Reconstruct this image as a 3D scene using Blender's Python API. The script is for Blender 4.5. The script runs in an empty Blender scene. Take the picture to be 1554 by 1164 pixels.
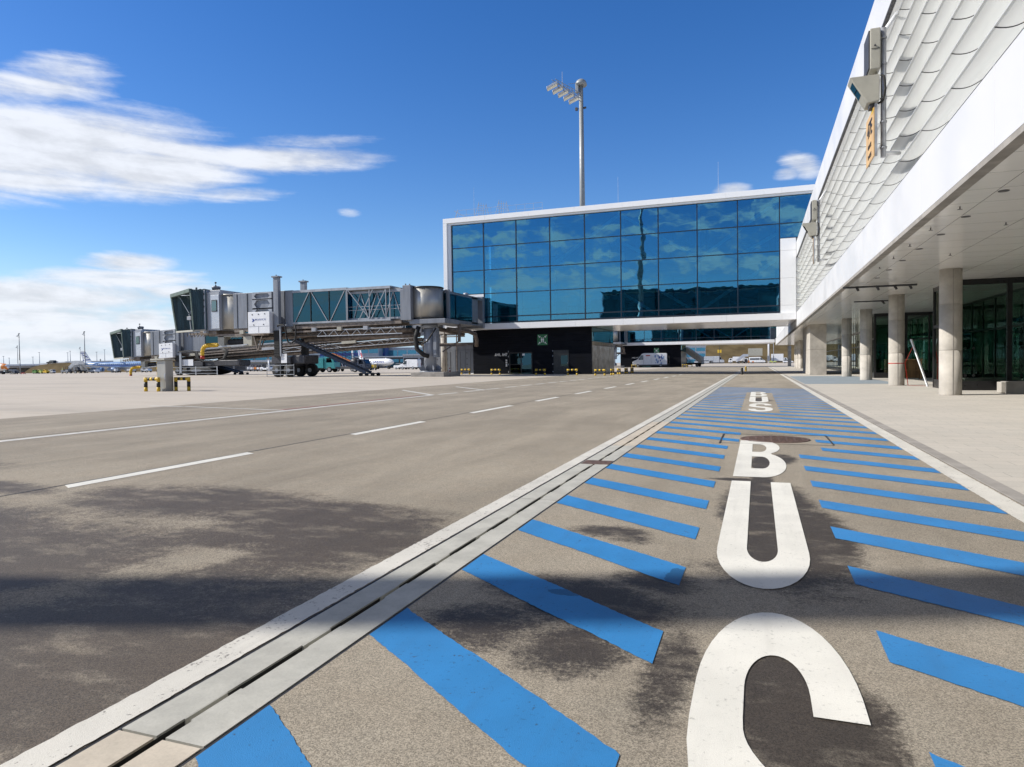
import bpy, bmesh, math, random
from mathutils import Vector, Matrix
random.seed(7)
R = math.radians
SC = bpy.context.scene
COL = SC.collection

# ------------------------------------------------------------------ camera
F, CX, CY, HC = 1036.0, 777.0, 582.0, 1.2          # focal length in pixels of a 1554 px wide frame, eye height
ROLL, PITCH, YAW = R(0.802), R(1.6186), R(19.8154)
FWD = Vector((-math.sin(YAW)*math.cos(PITCH), math.cos(YAW)*math.cos(PITCH), -math.sin(PITCH)))
_r = Vector((math.cos(YAW), math.sin(YAW), 0)); _u = _r.cross(FWD)
RIGHT = (_r*math.cos(ROLL) - _u*math.sin(ROLL)).normalized()
UP = RIGHT.cross(FWD).normalized()
LV = Vector((-math.sin(YAW), math.cos(YAW), 0)); LR = Vector((math.cos(YAW), math.sin(YAW), 0))
EYE = Vector((0, 0, HC))
cd = bpy.data.cameras.new('camera'); cam = bpy.data.objects.new('camera', cd); COL.objects.link(cam)
cd.sensor_width = 36.0; cd.lens = F/1554.0*36.0; cd.clip_start = .05; cd.clip_end = 6000
cam.matrix_world = Matrix(((RIGHT.x, UP.x, -FWD.x, 0), (RIGHT.y, UP.y, -FWD.y, 0), (RIGHT.z, UP.z, -FWD.z, HC), (0, 0, 0, 1)))
SC.camera = cam

def gz(x):                                          # the apron rises gently away from the drain
    return max(0.0, min(.3, .0095*(-x-1.9)))
def ray(px, py):
    return RIGHT*(px-CX)/F - UP*(py-CY)/F + FWD
def at(px, py, depth):                              # point at a level distance ahead
    d = ray(px, py); k = depth/d.dot(LV)
    return EYE + d*k
def on_ground(px, depth):
    p = at(px, 560, depth); p.z = gz(p.x); return p

# ------------------------------------------------------------------ mesh helpers
class MB:
    def __init__(s): s.v = []; s.f = []; s.m = []; s.sm = []; s.mi = 0; s.smooth = False
    def face(s, idx): s.f.append(tuple(idx)); s.m.append(s.mi); s.sm.append(s.smooth)
    def add(s, vs, fs):
        o = len(s.v); s.v += [tuple(v) for v in vs]
        for f in fs: s.face([i+o for i in f])
        return s
    def box(s, x0, x1, y0, y1, z0, z1):
        return s.add([(x0,y0,z0),(x1,y0,z0),(x1,y1,z0),(x0,y1,z0),(x0,y0,z1),(x1,y0,z1),(x1,y1,z1),(x0,y1,z1)],
                     [(0,3,2,1),(4,5,6,7),(0,1,5,4),(1,2,6,5),(2,3,7,6),(3,0,4,7)])
    def bbox(s, x0, x1, y0, y1, z0, z1, b=.02):     # a box with chamfered edges
        bm = bmesh.new(); bmesh.ops.create_cube(bm, size=1)
        for v in bm.verts: v.co = ((x0+x1)/2+v.co.x*(x1-x0), (y0+y1)/2+v.co.y*(y1-y0), (z0+z1)/2+v.co.z*(z1-z0))
        bmesh.ops.bevel(bm, geom=list(bm.edges), offset=b, segments=2, affect='EDGES', profile=.5)
        bm.verts.index_update(); s.add([v.co[:] for v in bm.verts], [[v.index for v in f.verts] for f in bm.faces]); bm.free(); return s
    def beam(s, p, q, w=.1, h=.1, up=(0,0,1)):
        p = Vector(p); q = Vector(q); d = (q-p).normalized(); u = Vector(up)
        if abs(d.dot(u)) > .98: u = Vector((1,0,0))
        a = d.cross(u).normalized(); b = a.cross(d)
        vs = []
        for c in (p, q):
            for i, j in ((-1,-1),(1,-1),(1,1),(-1,1)): vs.append(c+a*w/2*i+b*h/2*j)
        return s.add(vs, [(0,3,2,1),(4,5,6,7),(0,1,5,4),(1,2,6,5),(2,3,7,6),(3,0,4,7)])
    def cyl(s, p, q, r, r2=None, n=16, caps=True):
        p = Vector(p); q = Vector(q); d = (q-p).normalized(); r2 = r if r2 is None else r2
        u = Vector((0,0,1)) if abs(d.z) < .95 else Vector((1,0,0))
        a = d.cross(u).normalized(); b = d.cross(a); o = len(s.v)
        for c, rr in ((p, r), (q, r2)):
            for i in range(n):
                t = 2*math.pi*i/n; s.v.append(tuple(c+(a*math.cos(t)+b*math.sin(t))*rr))
        sm = s.smooth; s.smooth = n > 8
        for i in range(n): s.face((o+i, o+(i+1)%n, o+n+(i+1)%n, o+n+i))
        s.smooth = False
        if caps: s.face(tuple(o+i for i in range(n-1, -1, -1))); s.face(tuple(o+n+i for i in range(n)))
        s.smooth = sm; return s
    def tube(s, pts, r, n=8):
        pts = [Vector(p) for p in pts]; o = len(s.v); a = None
        for k, p in enumerate(pts):
            d = (pts[min(k+1, len(pts)-1)]-pts[max(k-1, 0)]).normalized()
            if a is None:
                u = Vector((0,0,1)) if abs(d.z) < .9 else Vector((1,0,0)); a = d.cross(u).normalized()
            else: a = (a-d*a.dot(d)).normalized()
            b = d.cross(a)
            for i in range(n):
                t = 2*math.pi*i/n; s.v.append(tuple(p+(a*math.cos(t)+b*math.sin(t))*r))
        sm = s.smooth; s.smooth = True
        for k in range(len(pts)-1):
            for i in range(n):
                s.face((o+k*n+i, o+k*n+(i+1)%n, o+(k+1)*n+(i+1)%n, o+(k+1)*n+i))
        s.smooth = False; s.face([o+i for i in range(n-1,-1,-1)]); e = o+(len(pts)-1)*n; s.face([e+i for i in range(n)])
        s.smooth = sm; return s
    def lathe(s, prof, c=(0,0,0), n=24, axis='z', smooth=True):   # prof: (r, h)
        o = len(s.v)
        for r, h in prof:
            for i in range(n):
                t = 2*math.pi*i/n; a, b = r*math.cos(t), r*math.sin(t)
                s.v.append((c[0]+a, c[1]+b, c[2]+h) if axis == 'z' else (c[0]+h, c[1]+a, c[2]+b))
        sm = s.smooth; s.smooth = smooth
        for k in range(len(prof)-1):
            for i in range(n): s.face((o+k*n+i, o+k*n+(i+1)%n, o+(k+1)*n+(i+1)%n, o+(k+1)*n+i))
        s.smooth = False; s.face([o+i for i in range(n-1,-1,-1)]); e = o+(len(prof)-1)*n; s.face([e+i for i in range(n)])
        s.smooth = sm; return s
    def prism(s, poly, a0, a1, axis='y'):            # poly in (x,z) for axis y, (y,z) for x, (x,y) for z
        def P(u, w, a): return (u, a, w) if axis == 'y' else ((a, u, w) if axis == 'x' else (u, w, a))
        n = len(poly); vs = [P(u, w, a0) for u, w in poly]+[P(u, w, a1) for u, w in poly]
        fs = [tuple(range(n-1,-1,-1)), tuple(range(n, 2*n))]+[(i, (i+1)%n, n+(i+1)%n, n+i) for i in range(n)]
        return s.add(vs, fs)
    def ring(s, outer, inner, a0, a1, axis='y'):     # a frame: outer loop with a hole
        def P(u, w, a): return (u, a, w) if axis == 'y' else ((a, u, w) if axis == 'x' else (u, w, a))
        n = len(outer); vs = []
        for a in (a0, a1): vs += [P(u, w, a) for u, w in outer]+[P(u, w, a) for u, w in inner]
        fs = []
        for i in range(n):
            j = (i+1) % n
            fs += [(i, j, n+j, n+i), (2*n+i, 3*n+i, 3*n+j, 2*n+j), (i, 2*n+i, 2*n+j, j), (n+i, n+j, 3*n+j, 3*n+i)]
        return s.add(vs, fs)
    def sheet(s, x0, x1, y0, y1, dz=0.0, ny=1):      # follows the gentle cross fall of the ground
        xs = sorted({x0, x1} | {b for b in (-33.48, -1.9) if x0 < b < x1})
        for k in range(ny):
            ya, yb = y0+(y1-y0)*k/ny, y0+(y1-y0)*(k+1)/ny
            for a, b in zip(xs, xs[1:]):
                s.add([(a,ya,gz(a)+dz),(b,ya,gz(b)+dz),(b,yb,gz(b)+dz),(a,yb,gz(a)+dz)], [(0,1,2,3)])
        return s
    def quad(s, pts, dz=0.0):
        return s.add([(p[0], p[1], gz(p[0])+dz) for p in pts], [tuple(range(len(pts)))])
    def build(s, name, mats, parent=None, T=None, fix=True, bevel=0):
        me = bpy.data.meshes.new(name)
        vs = s.v if T is None else [T(*v) for v in s.v]
        if parent is not None:
            l = parent.matrix_world.translation if False else root_loc(parent); vs = [(x-l[0], y-l[1], z-l[2]) for x, y, z in vs]
        me.from_pydata(vs, [], s.f)
        mats = mats if isinstance(mats, (list, tuple)) else [mats]
        for m in mats: me.materials.append(m)
        me.polygons.foreach_set('material_index', s.m); me.polygons.foreach_set('use_smooth', s.sm)
        if fix:
            bm = bmesh.new(); bm.from_mesh(me); bmesh.ops.recalc_face_normals(bm, faces=bm.faces); bm.to_mesh(me); bm.free()
        me.update()
        o = bpy.data.objects.new(name, me); COL.objects.link(o)
        if parent is not None: o.parent = parent
        if bevel:
            b = o.modifiers.new('bevel', 'BEVEL'); b.width = bevel; b.segments = 2; b.limit_method = 'ANGLE'
        return o
def root_loc(o):
    v = Vector((0,0,0))
    while o is not None: v = v+o.location; o = o.parent
    return v
def tag(o, label, cat, group=None):
    o['label'] = label; o['category'] = cat
    if group: o['group'] = group
    return o
def thing(name, label, cat, loc=(0,0,0), group=None):
    o = bpy.data.objects.new(name, None); COL.objects.link(o); o.location = loc; o.empty_display_size = .3
    return tag(o, label, cat, group)
def struct(o, kind='structure'): o['kind'] = kind; return o
def kids(o): return [c for c in bpy.data.objects if c.parent == o]
def dup(root, loc, rz=None, label=None, group=None, s=None):
    def cp(o, par):
        c = o.copy(); COL.objects.link(c)
        if par is not None: c.parent = par
        for k in kids(o): cp(k, c)
        return c
    r = cp(root, None); r.location = loc
    if rz is not None: r.rotation_euler.z = rz
    if s: r.scale = (s, s, s)
    if label: r['label'] = label
    if group: r['group'] = group
    return r
def text_mesh(body, size, align='CENTER', extrude=.004, space=1.0):
    cu = bpy.data.curves.new('lettering', 'FONT'); cu.body = body; cu.size = size; cu.align_x = align; cu.align_y = 'CENTER'
    cu.extrude = extrude; cu.space_character = space; cu.offset = size*.012
    o = bpy.data.objects.new('lettering', cu); COL.objects.link(o)
    me = bpy.data.meshes.new_from_object(o.evaluated_get(bpy.context.evaluated_depsgraph_get()))
    bpy.data.objects.remove(o); bpy.data.curves.remove(cu); return me
def lettering(name, body, size, mat, parent, loc, rot, align='CENTER', sx=1.0, extrude=.004, space=1.0):
    me = text_mesh(body, size, align, extrude, space)
    M = Matrix.Translation(Vector(loc)-root_loc(parent)) @ rot.to_4x4() @ Matrix.Diagonal((sx, 1, 1, 1))
    me.transform(M); me.name = name; me.materials.clear(); me.materials.append(mat)
    o = bpy.data.objects.new(name, me); COL.objects.link(o); o.parent = parent; return o
FACE_Y = Matrix(((1,0,0),(0,0,-1),(0,1,0)))          # text read from the -Y side
FACE_X = Matrix(((0,0,-1),(-1,0,0),(0,1,0)))         # text read from the -X side
def filled(name, loops, z, mat):
    cu = bpy.data.curves.new(name, 'CURVE'); cu.dimensions = '2D'; cu.fill_mode = 'BOTH'
    for lp in loops:
        sp = cu.splines.new('POLY'); sp.points.add(len(lp)-1); sp.use_cyclic_u = True
        for p, c in zip(sp.points, lp): p.co = (c[0], c[1], 0, 1)
    o = bpy.data.objects.new(name, cu); COL.objects.link(o)
    me = bpy.data.meshes.new_from_object(o.evaluated_get(bpy.context.evaluated_depsgraph_get()))
    bpy.data.objects.remove(o); bpy.data.curves.remove(cu)
    for v in me.vertices: v.co.z = gz(v.co.x)+z
    return me
# ------------------------------------------------------------------ shader helpers
class S:                                             # arithmetic on shader sockets
    def __init__(s, nt, k): s.nt = nt; s.k = k
    def _m(s, op, *o):
        n = s.nt.nodes.new('ShaderNodeMath'); n.operation = op
        for i, a in enumerate((s,)+o):
            if isinstance(a, S): s.nt.links.new(a.k, n.inputs[i])
            else: n.inputs[i].default_value = a
        return S(s.nt, n.outputs[0])
    def __add__(s, o): return s._m('ADD', o)
    def __sub__(s, o): return s._m('SUBTRACT', o)
    def __mul__(s, o): return s._m('MULTIPLY', o)
    def __truediv__(s, o): return s._m('DIVIDE', o)
    def mx(s, o): return s._m('MAXIMUM', o)
    def mn(s, o): return s._m('MINIMUM', o)
    def pw(s, o): return s._m('POWER', o)
    def gt(s, o): return s._m('GREATER_THAN', o)
    def ab(s): return s._m('ABSOLUTE')
    def rmap(s, a, b, c=0., d=1., smooth=True):
        n = s.nt.nodes.new('ShaderNodeMapRange'); n.interpolation_type = 'SMOOTHSTEP' if smooth else 'LINEAR'
        s.nt.links.new(s.k, n.inputs[0])
        for i, v in enumerate((a, b, c, d)): n.inputs[i+1].default_value = v
        return S(s.nt, n.outputs[0])
def node(nt, t, **kw):
    n = nt.nodes.new(t)
    for k, v in kw.items():
        if k.startswith('i_'):
            key = k[2:].replace('_', ' '); n.inputs[int(key) if key.isdigit() else key].default_value = v
        else: setattr(n, k, v)
    return n
def combine(nt, x, y, z=0.0):
    n = nt.nodes.new('ShaderNodeCombineXYZ')
    for i, a in enumerate((x, y, z)):
        if isinstance(a, S): nt.links.new(a.k, n.inputs[i])
        else: n.inputs[i].default_value = a
    return n.outputs[0]
def noise(nt, vec, scale, detail=4, rough=.55, dist=0.):
    n = node(nt, 'ShaderNodeTexNoise', i_Scale=scale, i_Detail=detail, i_Roughness=rough, i_Distortion=dist)
    if vec is not None: nt.links.new(vec, n.inputs['Vector'])
    return S(nt, n.outputs['Fac'])
def mixc(nt, fac, a, b, mode='MIX'):
    n = nt.nodes.new('ShaderNodeMix'); n.data_type = 'RGBA'; n.blend_type = mode
    for i, v in ((0, fac), (6, a), (7, b)):
        if isinstance(v, S): nt.links.new(v.k, n.inputs[i])
        elif hasattr(v, 'is_output'): nt.links.new(v, n.inputs[i])
        elif i == 0: n.inputs[0].default_value = v
        else: n.inputs[i].default_value = (*v[:3], 1)
    return n.outputs[2]
def newmat(name):
    m = bpy.data.materials.new(name); m.use_nodes = True; nt = m.node_tree
    b = nt.nodes['Principled BSDF']; out = nt.nodes['Material Output']; return m, nt, b, out
def objco(nt): return nt.nodes.new('ShaderNodeTexCoord').outputs['Object']
def worldco(nt): return nt.nodes.new('ShaderNodeNewGeometry').outputs['Position']
def bump(nt, b, h, strength=.3, dist=.01):
    n = node(nt, 'ShaderNodeBump', i_Strength=strength, i_Distance=dist); nt.links.new(h.k, n.inputs['Height']); nt.links.new(n.outputs[0], b.inputs['Normal'])
def pm(name, col, rough=.5, metal=0., var=.12, scale=3., bmp=0., bscale=40., spec=.5, streak=False):
    """plain paint / metal / concrete with uneven tone, grime and roughness"""
    m, nt, b, out = newmat(name); co = objco(nt)
    if streak:
        mp = node(nt, 'ShaderNodeMapping'); mp.inputs['Scale'].default_value = (1, 1, .12); nt.links.new(co, mp.inputs[0]); v = mp.outputs[0]
    else: v = co
    n1 = noise(nt, v, scale, 5, .6)
    dark = tuple(c*(1-var*1.4) for c in col); lite = tuple(min(1, c*(1+var*.6)) for c in col)
    nt.links.new(mixc(nt, n1.rmap(.32, .68), dark, lite), b.inputs['Base Color'])
    r = noise(nt, co, scale*2.3, 3).rmap(.3, .7, max(.03, rough-.08), min(1, rough+.1)); nt.links.new(r.k, b.inputs['Roughness'])
    b.inputs['Metallic'].default_value = metal; b.inputs['Specular IOR Level'].default_value = spec
    if bmp: bump(nt, b, noise(nt, co, bscale, 4), bmp, .01)
    return m

M = {}
# --- asphalt, with damp patches that have an outline of their own
def asphalt(name, base, damp, deep):
    m, nt, b, out = newmat(name); co = worldco(nt)
    sep = nt.nodes.new('ShaderNodeSeparateXYZ'); nt.links.new(co, sep.inputs[0]); x, y = S(nt, sep.outputs[0]), S(nt, sep.outputs[1])
    fine = noise(nt, co, 520, 2, .7); vor = node(nt, 'ShaderNodeTexVoronoi', i_Scale=240.); nt.links.new(co, vor.inputs['Vector'])
    vsep = nt.nodes.new('ShaderNodeSeparateColor'); nt.links.new(vor.outputs['Color'], vsep.inputs[0]); chip = S(nt, vsep.outputs[0])
    mp = node(nt, 'ShaderNodeMapping'); mp.inputs['Scale'].default_value = (1.3, .22, 1); nt.links.new(co, mp.inputs[0])
    streak = noise(nt, mp.outputs[0], .9, 5, .6, .6); blot = noise(nt, co, .35, 5, .6); med = noise(nt, co, 9, 4, .65)
    tone = fine.rmap(.3, .7, .78, 1.2)*chip.rmap(0, 1, .58, 1.45, False)*streak.rmap(.3, .7, .87, 1.1)*blot.rmap(.3, .7, .88, 1.1)*med.rmap(.3, .7, .96, 1.03)
    mpw = node(nt, 'ShaderNodeMapping'); mpw.inputs['Scale'].default_value = (.75, 1.5, 1); nt.links.new(co, mpw.inputs[0]); wn = noise(nt, mpw.outputs[0], 1.5, 7, .66)-.5; wn2 = noise(nt, co, 11., 6, .75)-.5
    best = None
    for cx, cy, rx, ry, w in damp:
        d = ((x-cx)/rx).pw(2)+((y-cy)/ry).pw(2)
        v = (d*-1.+1.)*w
        best = v if best is None else best.mx(v)
    if best is not None and name == 'asphalt_road':
        u = (x+3.4)-(y-3.05)*.40; best = best-((u/.28).pw(2)*-1.+1.).mx(0.)*((y-3.0).ab().rmap(.3, 1.2, 1., 0.))*.62
    if best is not None:
        wet = (best.mx(-1.)+wn*1.5+wn2*1.3+(noise(nt, co, 48, 3, .75)-.5)*1.3).rmap(-.05, .68)
        wet = (wet*noise(nt, mpw.outputs[0], 2.6, 6, .7).rmap(.3, .5, .45, 1.)).mn(1.)
    base_c = mixc(nt, noise(nt, co, 3.1, 4), base, tuple(c*k for c, k in zip(base, (1.06, 1.0, .95))))
    cmb = node(nt, 'ShaderNodeCombineColor')
    for i in range(3): nt.links.new(tone.k, cmb.inputs[i])
    cc = mixc(nt, 1.0, base_c, cmb.outputs[0], 'MULTIPLY')
    pits = noise(nt, co, 60, 2, .7).rmap(.66, .74); cc = mixc(nt, pits*.3, cc, (.05, .045, .04))
    if best is not None:
        dk = mixc(nt, 1.0, cc, deep, 'MULTIPLY'); cc = mixc(nt, wet*.96, cc, dk)
        nt.links.new(wet.rmap(0, 1, .9, .62).k, b.inputs['Roughness'])
    else: b.inputs['Roughness'].default_value = .9
    b.inputs['Specular IOR Level'].default_value = .3
    nt.links.new(cc, b.inputs['Base Color'])
    bump(nt, b, fine*.6+chip*.5, .55, .004); return m
LANE_DAMP = [(.03,5.8,.2,2.2,2.2),(.05,2.0,.22,1.3,2.2),(.03,8.5,.13,.6,2.),(.06,6.0,.42,1.35,1.3),(.32,5.0,.36,1.15,1.3),(.1,4.1,.5,.5,.6),(.12,2.45,.34,.5,1.4),(.33,2.3,.12,.3,.9),(-1.0,4.78,.34,.2,.75),(-.8,4.6,.2,.16,.6),(-.85,3.35,.6,.42,.9),
             (-1.2,2.9,.35,.4,.8),(-.5,3.75,.3,.25,.9),(-.75,2.75,.3,.32,.8),(-.33,2.6,.14,.5,.8),(.26,8.9,.2,.55,1.0),(.05,8.5,.15,.6,.7),(-.15,7.25,.35,.13,1.0),(.06,22.4,.3,1.4,.9),(.2,22,.3,.8,.7)]
ROAD_DAMP = [(-6.5,2.6,5.2,1.7,1.1),(-2.7,1.6,1.3,1.3,1.5),(-4.2,1.6,1.8,.8,1.3),(-4.7,4.7,1.6,.75,.9),(-7.6,4.6,1.5,.35,.9),(-10.5,5.6,2.5,.4,.7),(-2.9,4.0,1.1,.95,1.1),(-3.6,4.6,1.6,.6,1.),(-2.4,2.,1.2,1.0,1.),(-3.2,1.4,2.5,.9,.9),(-9,4.4,2.2,.5,.8),(-12.,3.,3.,1.4,1.)]
M['lane'] = asphalt('asphalt_lane', (.280,.252,.204), LANE_DAMP, (.15,.138,.14))
M['road'] = asphalt('asphalt_road', (.272,.244,.197), ROAD_DAMP, (.29,.262,.245))

def apron_mat():
    m, nt, b, out = newmat('concrete_apron'); co = worldco(nt)
    mp = node(nt, 'ShaderNodeMapping'); mp.inputs['Scale'].default_value = (.05, .3, 1); mp.inputs['Rotation'].default_value = (0, 0, R(4)); nt.links.new(co, mp.inputs[0])
    br = node(nt, 'ShaderNodeTexBrick', i_Scale=1., i_Mortar_Size=.004, i_Brick_Width=7.5, i_Row_Height=5.); br.offset = 0
    br.inputs['Color1'].default_value = (.50,.44,.365,1); br.inputs['Color2'].default_value = (.47,.415,.345,1); br.inputs['Mortar'].default_value = (.2,.18,.16,1)
    nt.links.new(co, br.inputs['Vector'])
    st = noise(nt, mp.outputs[0], 1.6, 5, .65, .4).rmap(.44, .72); c = mixc(nt, st*.55, br.outputs['Color'], (.25,.225,.195))
    c = mixc(nt, noise(nt, co, .8, 6, .7).rmap(.4, .7)*.25, c, (.54,.5,.44))
    c = mixc(nt, noise(nt, co, 60, 2, .7).rmap(.35, .65)*.3, c, (.3,.27,.24))
    nt.links.new(c, b.inputs['Base Color']); b.inputs['Roughness'].default_value = .9; b.inputs['Specular IOR Level'].default_value = .25; return m
M['apron'] = apron_mat()
def pave_mat(name, c1, c2, bw, rh):
    m, nt, b, out = newmat(name); co = worldco(nt)
    mp = node(nt, 'ShaderNodeMapping'); mp.inputs['Rotation'].default_value = (0, 0, 0); nt.links.new(co, mp.inputs[0])
    br = node(nt, 'ShaderNodeTexBrick', i_Scale=1., i_Mortar_Size=.0035, i_Brick_Width=bw, i_Row_Height=rh, i_Mortar_Smooth=.2); br.offset = .5
    br.inputs['Color1'].default_value = (*c1, 1); br.inputs['Color2'].default_value = (*c2, 1); br.inputs['Mortar'].default_value = (.2,.19,.17,1); nt.links.new(mp.outputs[0], br.inputs['Vector'])
    c = mixc(nt, noise(nt, co, .45, 6, .65).rmap(.4, .7)*.4, br.outputs['Color'], tuple(k*.72 for k in c1))
    c = mixc(nt, noise(nt, co, 45, 3, .7).rmap(.35, .65)*.28, c, tuple(k*.6 for k in c1))
    c = mixc(nt, noise(nt, co, 3.5, 6, .75).rmap(.62, .7)*.35, c, tuple(k*.5 for k in c1))
    nt.links.new(c, b.inputs['Base Color']); b.inputs['Roughness'].default_value = .85; b.inputs['Specular IOR Level'].default_value = .3
    bump(nt, b, noise(nt, co, 120, 2), .25, .004); return m
M['pave'] = pave_mat('pale_paving', (.52,.48,.42), (.47,.44,.39), .6, .3)
M['bluepave'] = pave_mat('blue_grey_paving', (.27,.31,.34), (.24,.28,.31), .6, .3)
def paint_mat(name, col, wear_c, rough=.6, wear=.66, wet=None):
    m, nt, b, out = newmat(name); co = worldco(nt)
    f = noise(nt, co, 260, 2, .7); w = noise(nt, co, 5., 6, .75); g = noise(nt, co, 48, 4, .75)
    mt = node(nt, 'ShaderNodeMapping'); mt.inputs['Scale'].default_value = (5., .35, 1); mt.inputs['Rotation'].default_value = (0, 0, R(3)); nt.links.new(co, mt.inputs[0]); tr_ = noise(nt, mt.outputs[0], 1.3, 5, .6); tone_ = noise(nt, co, .8, 5, .65)
    c = mixc(nt, noise(nt, co, 2.2, 5).rmap(.3, .7), tuple(k*.9 for k in col), tuple(min(1, k*1.06) for k in col))
    c = mixc(nt, tr_.rmap(.5, .68)*.22, c, tuple(k*.55+.02 for k in col)); c = mixc(nt, tone_.rmap(.45, .7)*.2, c, tuple(k*.7+.03 for k in col))
    c = mixc(nt, f.rmap(.3, .75)*.3, c, tuple(k*.6 for k in col))
    c = mixc(nt, g.rmap(.57, .68)*w.rmap(.38, .6, .1, 1.)*.75, c, tuple(k*.42 for k in col))
    c = mixc(nt, (g*.6+w*.5).rmap(wear, wear+.05)*.8, c, wear_c)
    if wet:
        sep = nt.nodes.new('ShaderNodeSeparateXYZ'); nt.links.new(co, sep.inputs[0]); x, y = S(nt, sep.outputs[0]), S(nt, sep.outputs[1]); best = None
        for cx, cy, rx, ry in wet:
            v = ((x-cx)/rx).pw(2)*-1.-((y-cy)/ry).pw(2)+1.; best = v if best is None else best.mx(v)
        k = (best.mx(-1.)+(noise(nt, co, 9, 6, .75)-.5)*2.2).rmap(.2, .35)
        c = mixc(nt, k*.85, c, tuple(q*.42 for q in col))
    nt.links.new(c, b.inputs['Base Color']); b.inputs['Roughness'].default_value = rough; b.inputs['Specular IOR Level'].default_value = .35
    bump(nt, b, f, .4, .004); return m
M['white_line'] = paint_mat('white_road_paint', (.72,.70,.635), (.22,.2,.18), wear=.7)
M['edge_line'] = paint_mat('worn_white_edge_paint', (.62,.595,.535), (.16,.145,.13), wear=.615)
M['old_line'] = paint_mat('worn_white_paint', (.62,.60,.55), (.3,.28,.25), wear=.58)
M['red_line'] = paint_mat('faded_red_paint', (.34,.13,.11), (.3,.26,.23), wear=.56)
M['blue_line'] = paint_mat('blue_road_paint', (.032,.205,.48), (.05,.06,.08), wear=.655, wet=[(-.43,3.85,.07,.2),(-.95,3.42,.1,.06)])
def slab_mat(name, col):
    m, nt, b, out = newmat(name); co = worldco(nt)
    c = mixc(nt, noise(nt, co, 4, 6, .65).rmap(.3, .7), tuple(k*.82 for k in col), tuple(k*1.08 for k in col))
    c = mixc(nt, noise(nt, co, 18, 6, .75).rmap(.55, .7)*.35, c, tuple(k*.55 for k in col))
    c = mixc(nt, noise(nt, co, 130, 2).rmap(.4, .7)*.2, c, tuple(k*.6 for k in col))
    nt.links.new(c, b.inputs['Base Color']); b.inputs['Roughness'].default_value = .7; bump(nt, b, noise(nt, co, 90, 3), .2, .003); return m
M['slab'] = slab_mat('grey_channel_concrete', (.42,.41,.365)); M['slab_beige'] = slab_mat('beige_channel_concrete', (.50,.44,.355))
M['joint'] = pm('bitumen_joint', (.025,.024,.023), .6, var=.3, scale=12)
M['iron'] = pm('rusty_iron', (.105,.062,.048), .75, var=.35, scale=14, bmp=.6, bscale=70)
M['concrete'] = pm('fair_faced_concrete', (.43,.40,.355), .85, var=.14, scale=1.6, bmp=.15, bscale=60, spec=.25)
M['concrete_dark'] = pm('grey_concrete', (.3,.28,.255), .85, var=.15, scale=2, spec=.25)
M['white'] = pm('white_panel', (.80,.80,.80), .34, var=.012, scale=.4)
M['white_gloss'] = pm('white_fascia', (.58,.58,.585), .4, var=.01, scale=.25, spec=.25)
M['black'] = pm('black_frame', (.012,.012,.013), .35, var=.2)
M['mullion'] = pm('dark_mullion', (.012,.02,.035), .35, var=.2)
M['rubber'] = pm('tyre_rubber', (.012,.012,.012), .75, var=.3, scale=8)
M['mast_grey'] = pm('weathered_mast_steel', (.27,.285,.29), .5, metal=.2, var=.12, scale=1.5, streak=True)
M['brace'] = pm('pale_blue_grey_brace', (.84,.86,.88), .5, var=.05)
M['steel'] = pm('galvanised_steel', (.42,.43,.45), .45, metal=.65, var=.18, scale=4)
M['jb_grey'] = pm('grey_painted_steel', (.20,.215,.245), .42, metal=.15, var=.14, scale=2.2, streak=True)
M['jb_light'] = pm('light_grey_painted_steel', (.31,.33,.365), .4, var=.12, scale=2, streak=True)
M['jb_dark'] = pm('dark_steel', (.055,.055,.062), .5, metal=.3, var=.25, scale=4)
M['brown_steel'] = pm('weathered_steel', (.20,.165,.14), .5, metal=.4, var=.3, scale=3)
M['navy'] = pm('navy_painted_steel', (.045,.06,.095), .45, var=.2, scale=4)
M['yellow'] = pm('yellow_paint', (.66,.43,.03), .5, var=.15, scale=9)
M['bandblack'] = pm('black_paint', (.016,.016,.017), .5, var=.2, scale=9)
M['red'] = pm('red_paint', (.42,.03,.02), .5, var=.12)
M['orange'] = pm('orange_paint', (.68,.22,.03), .5, var=.12)
M['green'] = pm('green_paint', (.10,.24,.06), .5, var=.15)
M['lime'] = pm('yellow_green_paint', (.5,.56,.16), .5, var=.15)
M['teal_paint'] = pm('turquoise_paint', (.05,.30,.32), .4, var=.1)
M['sign_green'] = pm('sign_green', (.02,.16,.055), .5, var=.06)
M['sign_white'] = pm('sign_white', (.78,.78,.76), .5, var=.03)
M['facade_back'] = pm('facade_back_wall', (.55,.56,.56), .6, var=.05)
M['sign_yellow'] = pm('sign_ochre', (.56,.36,.16), .5, var=.08, scale=2)
M['beige'] = pm('beige_housing', (.36,.345,.29), .45, var=.08, scale=2)
M['vehicle_white'] = pm('white_vehicle_paint', (.74,.75,.77), .25, var=.05, scale=1.5)
M['vehicle_silver'] = pm('silver_vehicle_paint', (.5,.52,.56), .28, metal=.3, var=.06, scale=1.5)
M['plastic'] = pm('dark_plastic', (.05,.05,.055), .55, var=.2)
M['wood'] = pm('pale_wood', (.36,.22,.10), .6, var=.3, scale=5, streak=True)
M['skin'] = pm('skin', (.5,.3,.22), .6)
M['grass'] = pm('dry_grass', (.135,.10,.05), .95, var=.22, scale=.15, bmp=.3, bscale=3, spec=.1)
M['sky_blue'] = pm('aircraft_pale_blue', (.22,.34,.55), .3, var=.06, scale=.5)
M['royal'] = pm('aircraft_dark_blue', (.03,.06,.26), .35, var=.06)
M['belly'] = pm('aircraft_grey', (.5,.52,.55), .3, metal=.2, var=.06)
M['canvas'] = pm('green_grey_canvas', (.032,.066,.082), .8, var=.25, scale=2.5, streak=True)
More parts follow.
